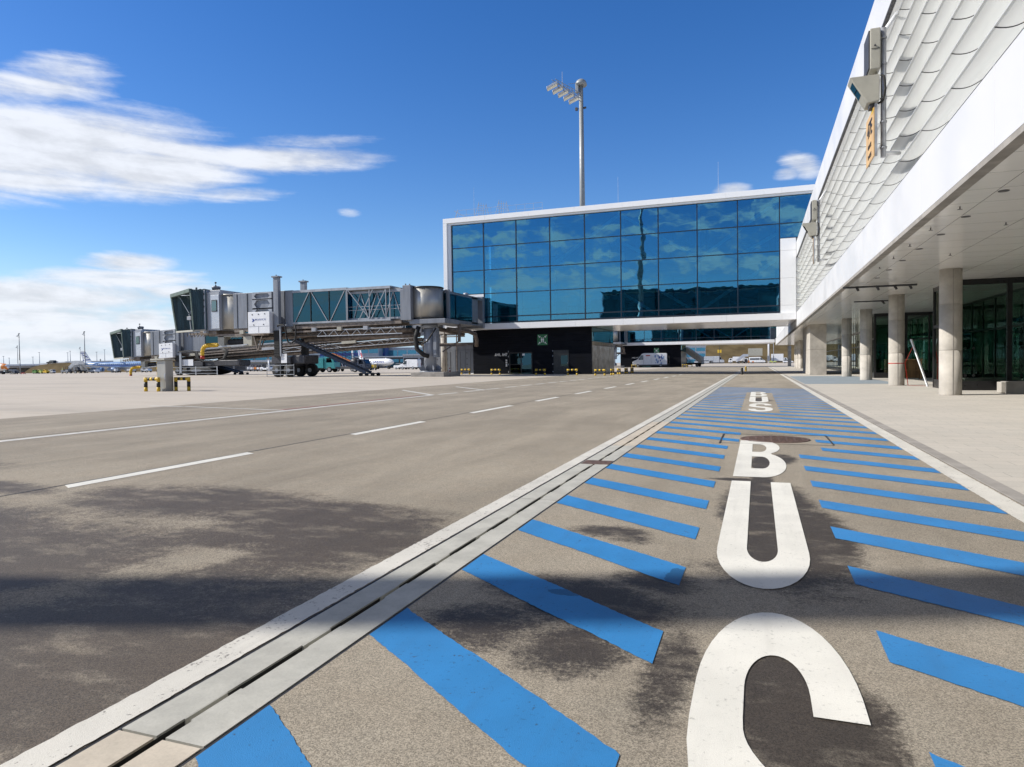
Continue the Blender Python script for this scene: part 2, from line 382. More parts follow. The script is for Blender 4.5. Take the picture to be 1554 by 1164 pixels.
M['canvas_lit'] = pm('green_grey_canvas_lit', (.10,.14,.125), .8, var=.2, scale=2.5)  # lighter copy of the canvas for the hood edge, sunlight put into the colour
M['black_clad'] = pm('black_cladding', (.0035,.0045,.008), .55, var=.2, scale=.7, spec=.12)
M['brown_clad'] = pm('bronze_cladding', (.13,.10,.075), .35, metal=.2, var=.08, scale=.6)
M['interior'] = pm('interior_grey', (.30,.31,.31), .8, var=.1)
M['interior_dark'] = pm('interior_dark', (.10,.11,.105), .8, var=.2)
M['floor_in'] = pm('interior_floor', (.3,.28,.25), .5, var=.1)
M['silver_skin'] = pm('brushed_silver_skin', (.40,.39,.36), .45, metal=.6, var=.12, scale=1.2, streak=True)
M['lamp_glass'] = pm('lamp_glass', (.75,.72,.6), .15, var=.03)
def soffit_mat():
    m, nt, b, out = newmat('polished_soffit_panels'); co = worldco(nt)
    br = node(nt, 'ShaderNodeTexBrick', i_Scale=1., i_Mortar_Size=.006, i_Brick_Width=1.3, i_Row_Height=1.15); br.offset = 0
    br.inputs['Color1'].default_value = (.90,.89,.86,1); br.inputs['Color2'].default_value = (.87,.86,.835,1); br.inputs['Mortar'].default_value = (.13,.125,.12,1); nt.links.new(co, br.inputs['Vector'])
    nt.links.new(br.outputs['Color'], b.inputs['Base Color']); b.inputs['Metallic'].default_value = .0; b.inputs['Roughness'].default_value = .12; b.inputs['Specular IOR Level'].default_value = .7
    mp = node(nt, 'ShaderNodeMapping'); mp.inputs['Scale'].default_value = (.9, 1.6, 1); nt.links.new(co, mp.inputs[0])
    bump(nt, b, noise(nt, mp.outputs[0], 1.3, 2), .35, .012); return m
M['soffit'] = soffit_mat()
def glass_mat(name, tint, refl, base_fac=.22, rough=.0, wav=.0, edge=1.0, spec_tint=None):
    m, nt, b, out = newmat(name); nt.nodes.remove(b)
    tr = node(nt, 'ShaderNodeBsdfTransparent'); tr.inputs[0].default_value = (*tint, 1)
    gl = node(nt, 'ShaderNodeBsdfGlossy'); gl.inputs['Color'].default_value = (*refl, 1); gl.inputs['Roughness'].default_value = rough
    fr = node(nt, 'ShaderNodeFresnel', i_IOR=1.5); mx = node(nt, 'ShaderNodeMixShader')
    f = (S(nt, fr.outputs[0])*edge+base_fac).mn(1.); nt.links.new(f.k, mx.inputs[0]); nt.links.new(tr.outputs[0], mx.inputs[1]); nt.links.new(gl.outputs[0], mx.inputs[2])
    if wav:
        n = node(nt, 'ShaderNodeBump', i_Strength=wav, i_Distance=.02); nt.links.new(noise(nt, worldco(nt), .55, 2).k, n.inputs['Height']); nt.links.new(n.outputs[0], gl.inputs['Normal'])
    nt.links.new(mx.outputs[0], out.inputs[0]); return m
M['pier_glass'] = glass_mat('solar_blue_glass', (.36,.68,.76), (.27,.68,.92), .25, wav=.22)
M['pier_glass_dark'] = glass_mat('solar_green_glass', (.10,.26,.27), (.3,.5,.55), .08, wav=.1)
M['teal_glass'] = glass_mat('teal_tunnel_glass', (.10,.30,.37), (.30,.65,.8), .08, wav=.1)
M['clear_glass'] = glass_mat('shopfront_glass', (.42,.58,.50), (.8,.92,.88), .2, wav=.08)
M['car_glass'] = glass_mat('vehicle_glass', (.06,.08,.09), (.8,.85,.9), .08)
def louver_mat():
    m, nt, b, out = newmat('frosted_white_glass'); b.inputs['Base Color'].default_value = (.76,.765,.755,1); b.inputs['Roughness'].default_value = .25
    tl = node(nt, 'ShaderNodeBsdfTranslucent'); tl.inputs[0].default_value = (.66,.67,.65,1); mx = node(nt, 'ShaderNodeMixShader', i_0=.38)
    nt.links.new(b.outputs[0], mx.inputs[1]); nt.links.new(tl.outputs[0], mx.inputs[2]); nt.links.new(mx.outputs[0], out.inputs[0]); return m
M['louver'] = louver_mat()
# ------------------------------------------------------------------ light
SUN_EL, SUN_AZ = R(36.5), R(180+90-19)               # azimuth clockwise from +Y: the sun stands to the left, a little behind
W = bpy.data.worlds.new('World'); SC.world = W; W.use_nodes = True; nt = W.node_tree
for n in list(nt.nodes): nt.nodes.remove(n)
wo = nt.nodes.new('ShaderNodeOutputWorld'); bg = nt.nodes.new('ShaderNodeBackground'); bg.inputs['Strength'].default_value = .082
sky = nt.nodes.new('ShaderNodeTexSky'); sky.sky_type = 'NISHITA'; sky.sun_disc = False; sky.sun_elevation = SUN_EL; sky.sun_rotation = SUN_AZ
sky.air_density = 1.0; sky.dust_density = .3; sky.ozone_density = 2.2; sky.altitude = 450
tc = nt.nodes.new('ShaderNodeTexCoord'); sp = nt.nodes.new('ShaderNodeSeparateXYZ'); nt.links.new(tc.outputs['Generated'], sp.inputs[0])
X_, Y_, Z_ = (S(nt, sp.outputs[i]) for i in range(3))
az = X_._m('ARCTAN2', Y_)*57.29578; el = Z_._m('ARCSINE')*57.29578
n1 = noise(nt, combine(nt, az*.03, el*.26, 0.3), 2.2, 6, .55, .9)        # streaky
n2 = noise(nt, combine(nt, az*.16, el*.42, 2.1), 2.0, 7, .62, .2)        # woolly
n3 = noise(nt, combine(nt, az*.5, el*1.3, 5.1), 1.6, 6, .68, .3)
BLOBS = [(-54.1,14.7,12.5,3.4,.12,1.25),(-47.0,14.6,7.5,2.4,.10,1.2),(-38.5,16.0,9.,1.15,.06,1.0),(-36.0,17.3,4.6,.6,.08,.5),(-52.6,20.2,3.4,.9,.18,.62),(-54.6,18.6,5,1.2,.18,.7),
         (-48.9,7.75,3.2,.8,.03,1.),(-49.6,6.5,6.0,.9,.03,1.),(-54,5.2,10,1.3,.03,1.1),(-46.,5.75,4,.8,.03,.9),(-56,3.9,9,1.0,.02,.9),(-42.,13.2,4,.6,.07,.6),(-52.5,2.5,13.,1.5,.01,.85),(-48.2,3.1,2.6,1.9,0,1.),(-55,1.2,8,1.0,0,.75),
         (3.3,14.6,1.7,1.0,-.3,.85),(2.3,14.2,1.2,.5,0,.7),(-1.8,13.2,1.6,.7,-.1,.9),(-32.9,12.3,.75,.33,0,.28),(-45.8,4.3,1.8,.5,0,.6)]
best = None
for a, e, ra, re, t, w in BLOBS:
    da = az-a; d = (da/ra).pw(2)+((el-e-da*t)/re).pw(2); v = (d*-1.+1.)*w; best = v if best is None else best.mx(v)
best = best.mx(-1.2)
dens = (best+(n1-.5)*2.0+(n2-.5)*.6+(n3-.5)*.5).rmap(-.28, 1.0)
back = (az.ab()-80.).rmap(0, 14)*el.rmap(2., 6.)*el.rmap(30., 48., 1., 0.)                    # fair-weather cloud behind the viewer
dens = dens.mx(back*(n2*.75+n1*.45).rmap(.57, .70))
low = el.rmap(.0, 9., 1., 0.)                                                # pale band low over the horizon
shade = (n1*.5+n2*.5).rmap(.36, .6, .82, 1.04)
hs = node(nt, 'ShaderNodeHueSaturation', i_Saturation=1.36, i_Value=1.3, i_Hue=.512); nt.links.new(sky.outputs[0], hs.inputs['Color'])
pale = mixc(nt, low*.85, hs.outputs[0], (4.0,5.6,7.7))
cl = node(nt, 'ShaderNodeCombineColor')
for i, k in enumerate((7.6, 7.9, 8.5)): nt.links.new((shade*k).k, cl.inputs[i])
added_veil = el.rmap(36., 56.)*(n2*.6+n1*.4).rmap(.30, .60, .35, .85)                                # unseen grey veil added overhead to make the skylight less blue
pale = mixc(nt, added_veil, pale, (1.75,1.72,1.70))
nt.links.new(mixc(nt, dens*.95, pale, cl.outputs[0]), bg.inputs['Color']); nt.links.new(bg.outputs[0], wo.inputs[0])
sl = bpy.data.lights.new('sun', 'SUN'); sl.energy = 4.4; sl.angle = R(.53); sl.color = (1., .955, .88)
so = bpy.data.objects.new('sun', sl); COL.objects.link(so)
sd = Vector((math.sin(SUN_AZ)*math.cos(SUN_EL), math.cos(SUN_AZ)*math.cos(SUN_EL), math.sin(SUN_EL)))
so.rotation_euler = sd.to_track_quat('Z', 'Y').to_euler(); so.location = (-30, -10, 40)
SC.view_settings.view_transform = 'Standard'; SC.view_settings.look = 'None'; SC.view_settings.exposure = .5; SC.view_settings.gamma = 1.
# ------------------------------------------------------------------ ground, road, markings
struct(MB().sheet(-2500, 2500, -400, 5000, -.09).build('ground', M['apron'], fix=False))
struct(MB().sheet(-2500, -16, -400, 900, 0.).build('apron', M['apron'], fix=False))
m = MB(); m.sheet(-16, 400, 150, 900, 0.); m.sheet(-16, 400, -400, -60, 0.); struct(m.build('far_apron', M['apron'], fix=False))
m = MB(); m.sheet(-16.0, -2.02, -60, 150, 0.); struct(m.build('service_road', M['road'], fix=False))
m = MB(); m.sheet(-1.64, 2.02, -60, 150, 0.); struct(m.build('bus_lane', M['lane'], fix=False))
m = MB(); m.sheet(2.17, 30, -60, 150, 0.); struct(m.build('pavement', M['pave'], fix=False))
m = MB(); m.sheet(2.22, 6.5, 37.2, 55.2, .004); struct(m.build('blue_pavement', M['bluepave'], fix=False))
m = MB(); m.box(2.03, 2.17, -60, 150, -.085, .006); struct(m.build('kerb', M['concrete_dark']))
m = MB(); m.box(2.02, 2.03, -60, 150, -.085, -.004); struct(m.build('kerb_joint', M['joint']))
# drain: two rows of concrete slabs with an offset slot between
m = MB(); m.mi = 0
ybr = [-20, -2.4, 1.66, 5.72, 9.78]+[9.78+4.06*k for k in range(1, 36)]
nb = 0
for y0, y1 in zip(ybr, ybr[1:]):
    m.mi = 1 if y1 < 1.7 or abs(y0-9.78) < .1 else 0
    g = .006
    m.box(-2.0, -1.850, y0+g, y1-g, -.085, .004); m.box(-1.812, -1.655, y0+g, y1-g, -.085, .004)
    yy = y0+.12; k = 0
    if y0 < 60:
        while yy < y1-.3:
            m.box(-1.8498, -1.840 if k % 2 else -1.845, yy, yy+.2, -.06, .0035); m.box(-1.817 if k % 2 else -1.822, -1.8122, yy, yy+.24, -.06, .0035)
            yy += .64; k += 1
ch = m.build('drainage_channel', [M['slab'], M['slab_beige']])
tag(ch, 'long pale concrete drainage channel with a dark central slot beside the blue hatched lane', 'drain')
MB().box(-1.99, -1.66, 7.9, 8.2, -.02, .007).build('inlet_grate', M['iron'], ch)
sl_ = MB(); sl_.box(-1.8499, -1.8480, -20, 140, -.085, -.004); sl_.box(-1.8140, -1.8121, -20, 140, -.085, -.004); sl_.box(-1.848, -1.814, -20, 140, -.086, -.05); sl_.build('slot_shade', M['joint'], ch)  # dark strips inside the slot stand in for the shade of its depth
m = MB()
m.box(-2.02, -2.0, -20, 150, -.085, .0); m.box(-1.655, -1.64, -20, 150, -.085, .0); struct(m.build('drain_joint', M['joint']))
# white edge lines
m = MB(); m.sheet(-2.17, -2.022, 14, 61, .003); m.sheet(1.80, 2.0, -20, 5, .003); m.sheet(1.80, 2.0, 16, 64, .003)
def ragged(x0, x1, y0, y1, st=.03, a=.0035):
    n = int((y1-y0)/st); L = []
    for i in range(n+1): y = y0+(y1-y0)*i/n; L += [(x0+random.uniform(-a, a), y, gz(x0)+.003), (x1+random.uniform(-a, a), y, gz(x1)+.003)]
    m.add(L, [(2*i, 2*i+1, 2*i+3, 2*i+2) for i in range(n)])
ragged(-2.168, -2.024, .8, 14.); ragged(1.803, 1.998, 5., 16.)
y = 62.
while y < 140: m.sheet(-2.17, -2.022, y, y+1.6, .003); y += 3.2
m.sheet(1.80, 2.0, 72, 140, .003); struct(m.build('lane_edge_line', M['edge_line'], fix=False))
m = MB(); m.sheet(-6.60, -6.575, -20, 120, .0022); m.sheet(-11.6, -11.58, -20, 23, .0022); struct(m.build('road_seam', M['joint'], fix=False))
m = MB()
for y0, y1 in ((-2.2, .4), (4.8, 7.45), (9.9, 12.55), (15., 17.9), (20.1, 22.6), (25., 27.6), (30.2, 32.8), (35.4, 38), (40.5, 43), (45.7, 48.3), (50.8, 53.4), (56, 58.6), (61, 63.6)):
    m.quad([(-6.56, y0+.1), (-6.38, y0), (-6.40, y1), (-6.58, y1+.08)], .003)
struct(m.build('dashed_lane_line', M['white_line'], fix=False))
m = MB(); m.quad([(-11.25,-20),(-11.0,-20),(-11.32,22.8),(-11.52,22.8)], .003)
y = 23.4
while y < 70: m.quad([(-11.5, y), (-11.3, y), (-11.22, y+1.5), (-11.42, y+1.5)], .003); y += 2.4
m.quad([(-14.83,26.9),(-14.7,26.5),(-11.3,22.6),(-11.35,23.0)], .004); m.quad([(-14.2,31.2),(-14.1,30.8),(-11.2,27.4),(-11.25,27.8)], .004)
struct(m.build('stand_line', M['old_line'], fix=False))
m = MB(); m.quad([(-40,14.55),(-40,14.7),(-15.4,15.15),(-15.4,15.0)], .003); m.quad([(-15.3,15.0),(-15.3,15.12),(-11.5,14.6),(-11.5,14.48)], .004)
m.quad([(-60,34),(-60,34.2),(-16,40),(-16,39.8)], .003); m.quad([(-50,46.5),(-50,46.8),(-20,46.8),(-20,46.5)], .003)
struct(m.build('thin_stand_line', M['old_line'], fix=False))
m = MB(); m.quad([(-11.75,14.5),(-11.62,14.5),(-11.72,22.6),(-11.85,22.6)], .003); m.quad([(-75,49.0),(-75,49.5),(-22,51.2),(-22,50.8)], .003); m.quad([(-75,60),(-75,60.5),(-30,57),(-30,56.6)], .003)
struct(m.build('red_stand_line', M['red_line'], fix=False))
# blue hatching, one set of slanted bars broken around the words
MHC, MHR = (.24, 11.12), .5
def edge_y(x, y40):
    if x < -.40: return y40+(x+.40)*-.742
    if x < .48: return y40-(x+.40)*.79
    return y40-.70-(x-.48)*.66
jit = random.Random(5)
def bar(m, x0, x1, y40):
    n = int((x1-x0)/(.02 if y40 < 9 else .2))+2
    xs = [x0+(x1-x0)*i/n for i in range(n+1)]; a = .0045 if y40 < 9 else 0.
    top, bot, ph = [], [], jit.random()*6
    for x in xs:
        w = .004*math.sin(x*7+ph)
        top.append((x+jit.uniform(-a, a)*.3, edge_y(x, y40)+w+jit.uniform(-a, a), .0035)); bot.append((x+jit.uniform(-a, a)*.3, edge_y(x, y40)-.345-w+jit.uniform(-a, a), .0035))
    o = top+bot; k = n+1
    m.add(o, [(i, k+i, k+i+1, i+1) for i in range(n)])
m = MB()
for k in range(-6, 27):
    y40 = 6.06+k*1.004
    yc = y40-.5
    gap = (yc < 9.9) or (16.7 < yc < 27.1)
    if gap: bar(m, -1.635, -.40, y40); bar(m, .485, 1.795, y40)
    elif 10.0 < yc < 11.6:
        bar(m, -1.635, -.27, y40); bar(m, .80, 1.795, y40)
    else: bar(m, -1.635, 1.795, y40)
struct(m.build('blue_hatching', M['blue_line'], fix=False))
# the words on the lane: letter strokes .17 wide and, stretched along the road, .5 deep
def arc(cx, cy, rx, ry, a0, a1, n=18): return [(cx+rx*math.cos(R(a0+(a1-a0)*i/n)), cy+ry*math.sin(R(a0+(a1-a0)*i/n))) for i in range(n+1)]
def letter_b(y):
    X0 = -.248
    o = [(X0, y), (X0+.28, y)]+arc(X0+.29, y+.98, .26, .98, -88, 62)+arc(X0+.27, y+2.62, .255, .78, -58, 88)+[(X0+.2, y+3.4), (X0, y+3.4)]
    i1 = [(X0+.175, y+.6), (X0+.29, y+.6)]+arc(X0+.29, y+1.1, .085, .5, -85, 85, 8)+[(X0+.175, y+1.6)]
    i2 = [(X0+.175, y+2.07), (X0+.28, y+2.07)]+arc(X0+.27, y+2.5, .085, .43, -85, 85, 8)+[(X0+.175, y+2.94)]
    return [o, i1, i2]
def letter_u(y):
    X0, X1 = -.25, .295; c = (X0+X1)/2; r = (X1-X0)/2
    o = [(X0, y+3.37), (X0, y+.75)]+arc(c, y+.78, r, .78, 180, 360)+[(X1, y+3.37), (X1-.18, y+3.37)]+[(X1-.18, y+.8)]+arc(c, y+.82, r-.18, .31, 0, -180)[1:-1]+[(X0+.18, y+.8), (X0+.18, y+3.37)]
    return [o]
def letter_s(y):
    sx, sy = .172, .5; cx = .06
    path = [(1.15, 4.80), (1.15, 5.05)]+arc(0, 5.09, 1.15, 1.15, 2, 178, 20)+[(-1.15, 4.7)]
    p0, p1, p2, p3 = (-1.15, 4.6), (-1.15, 3.3), (1.15, 3.5), (1.15, 2.15)
    for i in range(17):
        t = i/16; path.append(tuple((1-t)**3*p0[k]+3*(1-t)**2*t*p1[k]+3*(1-t)*t*t*p2[k]+t**3*p3[k] for k in (0, 1)))
    path += [(1.15, 1.9)]+arc(0, 1.65, 1.15, 1.15, -2, -178, 20)+[(-1.15, 1.7), (-1.15, 1.95)]
    L, Rr = [], []
    for i, p in enumerate(path):
        a = path[max(i-1, 0)]; b = path[min(i+1, len(path)-1)]; dx, dy = b[0]-a[0], b[1]-a[1]; n = math.hypot(dx, dy) or 1
        L.append((p[0]-dy/n*.5, p[1]+dx/n*.5)); Rr.append((p[0]+dy/n*.5, p[1]-dx/n*.5))
    return [[(cx+u*sx, y+v*sy) for u, v in L+Rr[::-1]]]
loops = []
for base, k in ((0, 1.0), (17.0, 1.0)):
    loops += letter_b(base+7.43)+letter_u(base+3.78)+letter_s(base+.06)
me = filled('bus_lettering', loops, .0045, M['white_line']); me.materials.clear(); me.materials.append(M['white_line'])
bo = bpy.data.objects.new('bus_lettering', me); COL.objects.link(bo); struct(bo)
# manhole cover in a sawn square of new asphalt
mc = MB(); mc.lathe([(.5, -.03), (.5, .006), (.47, .007), (.46, .003), (.44, .003), (.43, .007), (.0, .007)], (MHC[0], MHC[1], 0), 40)
for i in range(-3, 4):
    for j in range(-3, 4):
        if i*i+j*j < 11: mc.box(MHC[0]+i*.11-.04, MHC[0]+i*.11+.04, MHC[1]+j*.11-.02, MHC[1]+j*.11+.02, .006, .011)
mh = mc.build('manhole_cover', M['iron']); tag(mh, 'round rusty iron manhole cover set in the blue hatched bus lane', 'manhole')
m = MB()
for p, q in (((-.53,11.75),(-.53,10.4)), ((1.0,11.8),(1.0,10.5))):
    m.box(p[0]-.012, p[0]+.012, q[1], p[1], .003, .0055)
for yy in (11.75, 10.45): m.box(-.53, 1.0, yy-.006, yy+.006, .003, .0052)
struct(m.build('sawn_joint', M['joint']))
# ------------------------------------------------------------------ terminal with louvred upper floor on the right
FX, LIP, SOF = 3.16, 4.05, 4.08
tm = thing('terminal_building', 'long white terminal with frosted glass louvres above a colonnade of round concrete columns', 'building', (8, 30, 0))
YE = 64.0
m = MB()
ys = [-11.5+4.6*k for k in range(0, 18)]
for a, b in zip(ys, ys[1:]): m.bbox(FX, FX+.12, a+.005, min(b, 68)-.005, LIP+.09, 5.35, .006)
m.bbox(FX, FX+.12, 68, 138, LIP+.09, 5.35, .006)
m.build('fascia', M['white_gloss'], tm)
for y in ys[1:-1]: MB().box(FX+.004, FX+.1, y-.0049, y+.0049, LIP+.09, 5.35).build('fascia_joint', M['concrete_dark'], tm)
MB().box(FX+.005, FX+.2, -11.5, 138, LIP, LIP+.088).build('fascia_trim', M['concrete_dark'], tm)
MB().box(FX+.14, 16, -11.5, 138, SOF+.0, SOF+.06).build('soffit', M['soffit'], tm)
MB().box(FX+.125, FX+.6, -11.5, YE, 5.1, 5.30).build('ledge', M['white'], tm)
m = MB()
for a, b in zip(ys, ys[1:]):
    if b < 66: m.bbox(FX, FX+.14, a+.004, b-.004, 10.12, 11.4, .006)
m.bbox(FX, FX+.14, ys[16]+.004, YE, 10.12, 11.4, .006)
m.build('parapet', M['white_gloss'], tm)
m = MB(); m.box(FX+.01, FX+.10, -11.5, YE, 10.085, 10.118); m.build('parapet_trim', M['jb_dark'], tm); MB().box(FX+.10, 4.1, -11.5, YE, 10.05, 10.11).build('parapet_soffit', M['white'], tm)
MB().box(3.95, 4.1, -11.5, YE, 5.3, 10.1).build('wall', M['facade_back'], tm)
m = MB(); m.box(FX+.16, 16, -11.5, YE, 10.7, 10.95); m.box(FX+.145, 16, YE+12, 138, 5.3, 10.9); m.build('roof', M['white'], tm)
for i in range(-1, 7):
    z = 5.88+.592*i if i >= 0 else 5.33; m = MB(); y = -11.5+(i % 2)*.0
    while y < YE-.5:
        y1 = min(y+2.306, YE-.02); j = random.uniform(-.03, .03); n = 8; vs = []
        prof = []
        for k in range(n+1):
            t = k/n; x = FX+.01+t*.56; zz = z+.16*t*t*1.0-.055*math.sin(math.pi*t)+j*t
            prof.append((x, zz))
        m.mi = 0; m.smooth = True
        ny = 6
        for u, (x, zz) in enumerate(prof):
            for q in range(ny+1): vs.append((x, y+.008+(y1-y-.016)*q/ny, zz-.03*math.sin(math.pi*q/ny)*(u/n)))
        m.add(vs, [(k*(ny+1)+q, k*(ny+1)+q+1, (k+1)*(ny+1)+q+1, (k+1)*(ny+1)+q) for k in range(n) for q in range(ny)]); m.smooth = False
        m.box(FX+.0, FX+.014, y+.008, y1-.008, z-.004, z+.012)
        m.mi = 1
        for (xa, za), (xb, zb) in zip(prof, prof[1:]): m.beam((xa, y1, za-.004), (xb, y1, zb-.004), .016, .014)
        y = y1
    o = m.build('louver_blade', [M['louver'], M['jb_dark']], tm, fix=False)
m = MB()
for k in range(0, 33):
    y = -11.5+2.306*k; m.box(FX+.5, FX+.56, y-.03, y+.03, 5.3, 10.1)
m.build('louver_bracket', M['interior'], tm)
MB().box(FX, 4.1, YE, YE+.25, 4.1, 11.4).build('end_wall', M['white'], tm)
# columns
for k, y in enumerate([-1.85, 7.35, 16.55, 25.75, 34.95, 44.15, 53.35, 108, 114.4, 119.8, 146.]):
    m = MB(); zz = [0, 1.45, 1.456, 2.95, 2.956, SOF]
    for za, zb in ((0, 1.449), (1.455, 2.949), (2.955, SOF)): m.lathe([(.316, za-.006), (.316, za), (.32, za+.003), (.32, za+.03), (.32, zb)], (5.9, y, 0), 32)
    c_ = m.build('column', M['concrete'], tm); MB().box(5.9-.012, 5.9+.012, y-.3225, y-.31, .02, SOF-.02).build('casting_seam', M['concrete_dark'], c_)
m = MB(); m.bbox(3.98, 5.22, 60.4, 69.4, 0, 2.05, .02); m.bbox(3.98, 5.22, 60.4, 69.4, 2.058, SOF, .02); m.build('concrete_pier', M['concrete'], tm)
# glazing: a recessed shopfront with projecting entrance lobbies
m = MB(); g = MB()
GX = 10.4
y = -10.
while y < 138:
    m.box(GX-.04, GX+.04, y-.035, y+.035, .0, SOF); y += 1.84
m.box(GX-.05, GX+.05, -10, 138, 0, .12); m.box(GX-.05, GX+.05, -10, 138, 2.5, 2.58); m.box(GX-.05, GX+.05, -10, 138, SOF-.12, SOF)
m.build('shopfront_frame', M['black'], tm)
MB().box(GX-.008, GX+.008, -10, 138, .1, SOF-.1).build('shopfront_glass', M['clear_glass'], tm)
def lobby(y0, y1, x0, name):
    f = MB(); gl = MB()
    f.box(x0-.03, GX, y0-.06, y0+.06, 0, .34); f.box(x0-.03, GX, y0-.06, y0+.06, SOF-.2, SOF)
    for x, w in ((x0, .05), (x0+1.72, .08), (x0+3.0, .05)):
        if x < GX: f.box(x-w, x+w, y0-.065, y0+.065, 0, SOF)
    gl.box(x0+.05, x0+1.64, y0-.01, y0+.01, .34, SOF-.2); gl.box(x0+1.8, GX-.1, y0-.01, y0+.01, .34, SOF-.2)
    f.box(x0+1.9, GX-.2, y0+.02, y0+.07, 2.4, 2.46)
    for y in (y0+.0, y0+1.0, y0+2.0, y1-.05): f.box(x0-.06, x0+.06, y-.05, y+.05, 0, SOF)
    f.box(x0-.05, x0+.05, y0, y1, SOF-.16, SOF); f.box(x0-.05, x0+.05, y0, y1, 2.42, 2.54)
    f.box(x0-.05, x0+.05, y0, y0+1., 0, .34); f.box(x0-.05, x0+.05, y0+2., y1, 0, .34)
    f.box(x0, GX, y1-.06, y1+.06, 0, .3); f.box(x0, GX, y1-.06, y1+.06, SOF-.16, SOF)
    gl.box(x0-.01, x0+.01, y0, y0+1., .34, 2.42); gl.box(x0-.01, x0+.01, y0+2., y1, .34, 2.42); gl.box(x0-.01, x0+.01, y0, y1, 2.54, SOF-.16)
    gl.box(x0, GX-.06, y1-.01, y1+.01, .3, SOF-.16)
    fo = f.build('lobby_frame', M['black'], tm); gl.build('lobby_glass', M['clear_glass'], fo)
    for q in (.35, .62, 2.1, 2.4, 2.7, 3.0):
        for zz in (.55, 1.55): dd = MB(); dd.cyl((x0+q, y0-.02, zz), (x0+q, y0-.012, zz), .05, n=12); dd.build('glass_marker', M['black'], fo)
    h = MB(); h.cyl((x0+2.35, y0-.08, .9), (x0+2.35, y0-.08, 1.35), .015); h.build('door_handle', M['steel'], fo)
lobby(29.4, 32.4, 6.85, 'a'); lobby(48.6, 52.0, 7.0, 'b'); lobby(11.0, 14.0, 6.9, 'c')
m = MB(); m.box(16, 16.2, -11.5, 138, 0, SOF); m.box(GX, 16, 137.8, 138, 0, SOF); m.build('rear_wall', M['interior_dark'], tm)
for k in range(9): m = MB(); m.box(12.6, 12.9, 4+6.6*k, 4.3+6.6*k, 0, SOF); m.build('inner_column', M['interior'], tm)
for k in range(6): m = MB(); m.box(13.6, 13.7, 6+9*k, 10+9*k, 0, 2.6); m.build('partition', M['interior'], tm)
# soffit fittings
for x, y in ((4.01,14.08),(4.0,16.32),(4.02,18.43),(4.0,20.6),(4.0,22.8),(4.0,25.),(4.0,27.3),(8.2,16.),(8.2,20.6),(8.2,25.)):
    MB().lathe([(.085, -.012), (.085, .0), (.0, .0)], (x, y, SOF), 20).build('downlight', M['jb_dark'], tm)
for x, y in ((3.63,15.21),(3.6,17.4),(3.62,19.7),(3.62,21.9),(3.6,24.1),(5.0,17.4),(5.0,21.9)):
    m = MB(); m.cyl((x, y, SOF), (x, y, SOF-.05), .012, n=8); m.box(x-.04, x+.04, y-.008, y+.008, SOF-.06, SOF-.05); m.build('sprinkler', M['jb_dark'], tm)
m = MB(); m.box(3.12, 5.65, 29.4, 29.48, SOF-.13, SOF-.06)
for x in (3.6, 4.3, 4.9, 5.4): m.cyl((x, 29.44, SOF-.1), (x+.06, 29.38, SOF-.24), .045, n=10)
m.build('spotlight_rail', M['plastic'], tm)
m = MB(); m.box(4.4, 6.2, 36.9, 36.97, SOF-.12, SOF-.06); m.cyl((5.6, 36.9, SOF-.08), (5.7, 36.8, SOF-.24), .05, n=10); m.build('spotlight_rail', M['plastic'], tm)

# things under the canopy
def counter(x, y, rz, label):
    t = thing('wooden_counter', label, 'counter', (0, 0, 0), 'wooden counters by the terminal glass')
    m = MB(); m.bbox(-.55, .55, -.3, .3, 1.12, 1.18, .01); m.build('counter_top', M['wood'], t)
    m = MB(); m.box(-.52, -.46, -.28, .28, 0, 1.12); m.box(.46, .52, -.28, .28, 0, 1.12); m.box(-.46, .46, .2, .26, .05, 1.12); m.build('side_panel', M['wood'], t)
    m = MB(); m.box(-.46, .46, -.26, .2, .5, .53); m.build('shelf', M['wood'], t)
    t.location = (x, y, 0); t.rotation_euler.z = rz
counter(8.5, 45.9, 0, 'pale wooden counter behind the column with the leaning white pole')
counter(7.9, 56.5, 0, 'wooden counter in shade between the third and fourth columns')
t = thing('concrete_block', 'low concrete block with a pale end plate on the paving at the right edge', 'block', (7.95, 27.0, 0))
m = MB(); m.bbox(7.7, 9.6, 26.7, 27.25, 0, .40, .015); m.build('block_body', M['concrete_dark'], t)
MB().bbox(7.585, 7.695, 26.74, 27.2, .03, .38, .01).build('end_plate', M['concrete'], t)
t = thing('leaning_pole', 'white pole with red tape leaning against the second round column', 'pole', (6.75, 33.7, 0))
m = MB(); m.beam((6.85, 33.55, 0), (6.36, 34.3, 2.05), .07, .05); m.build('pole', M['vehicle_white'], t)
m = MB(); m.lathe([(.325, .98), (.325, 1.02)], (5.9, 34.95, 0), 32); m.beam((6.2, 34.75, 1.0), (6.42, 34.2, 1.75), .03, .006); m.beam((6.2, 34.7, 1.0), (6.28, 34.5, .02), .03, .006); m.beam((6.28, 34.5, .02), (6.8, 33.7, .015), .03, .006)
m.build('red_tape', M['red'], t)

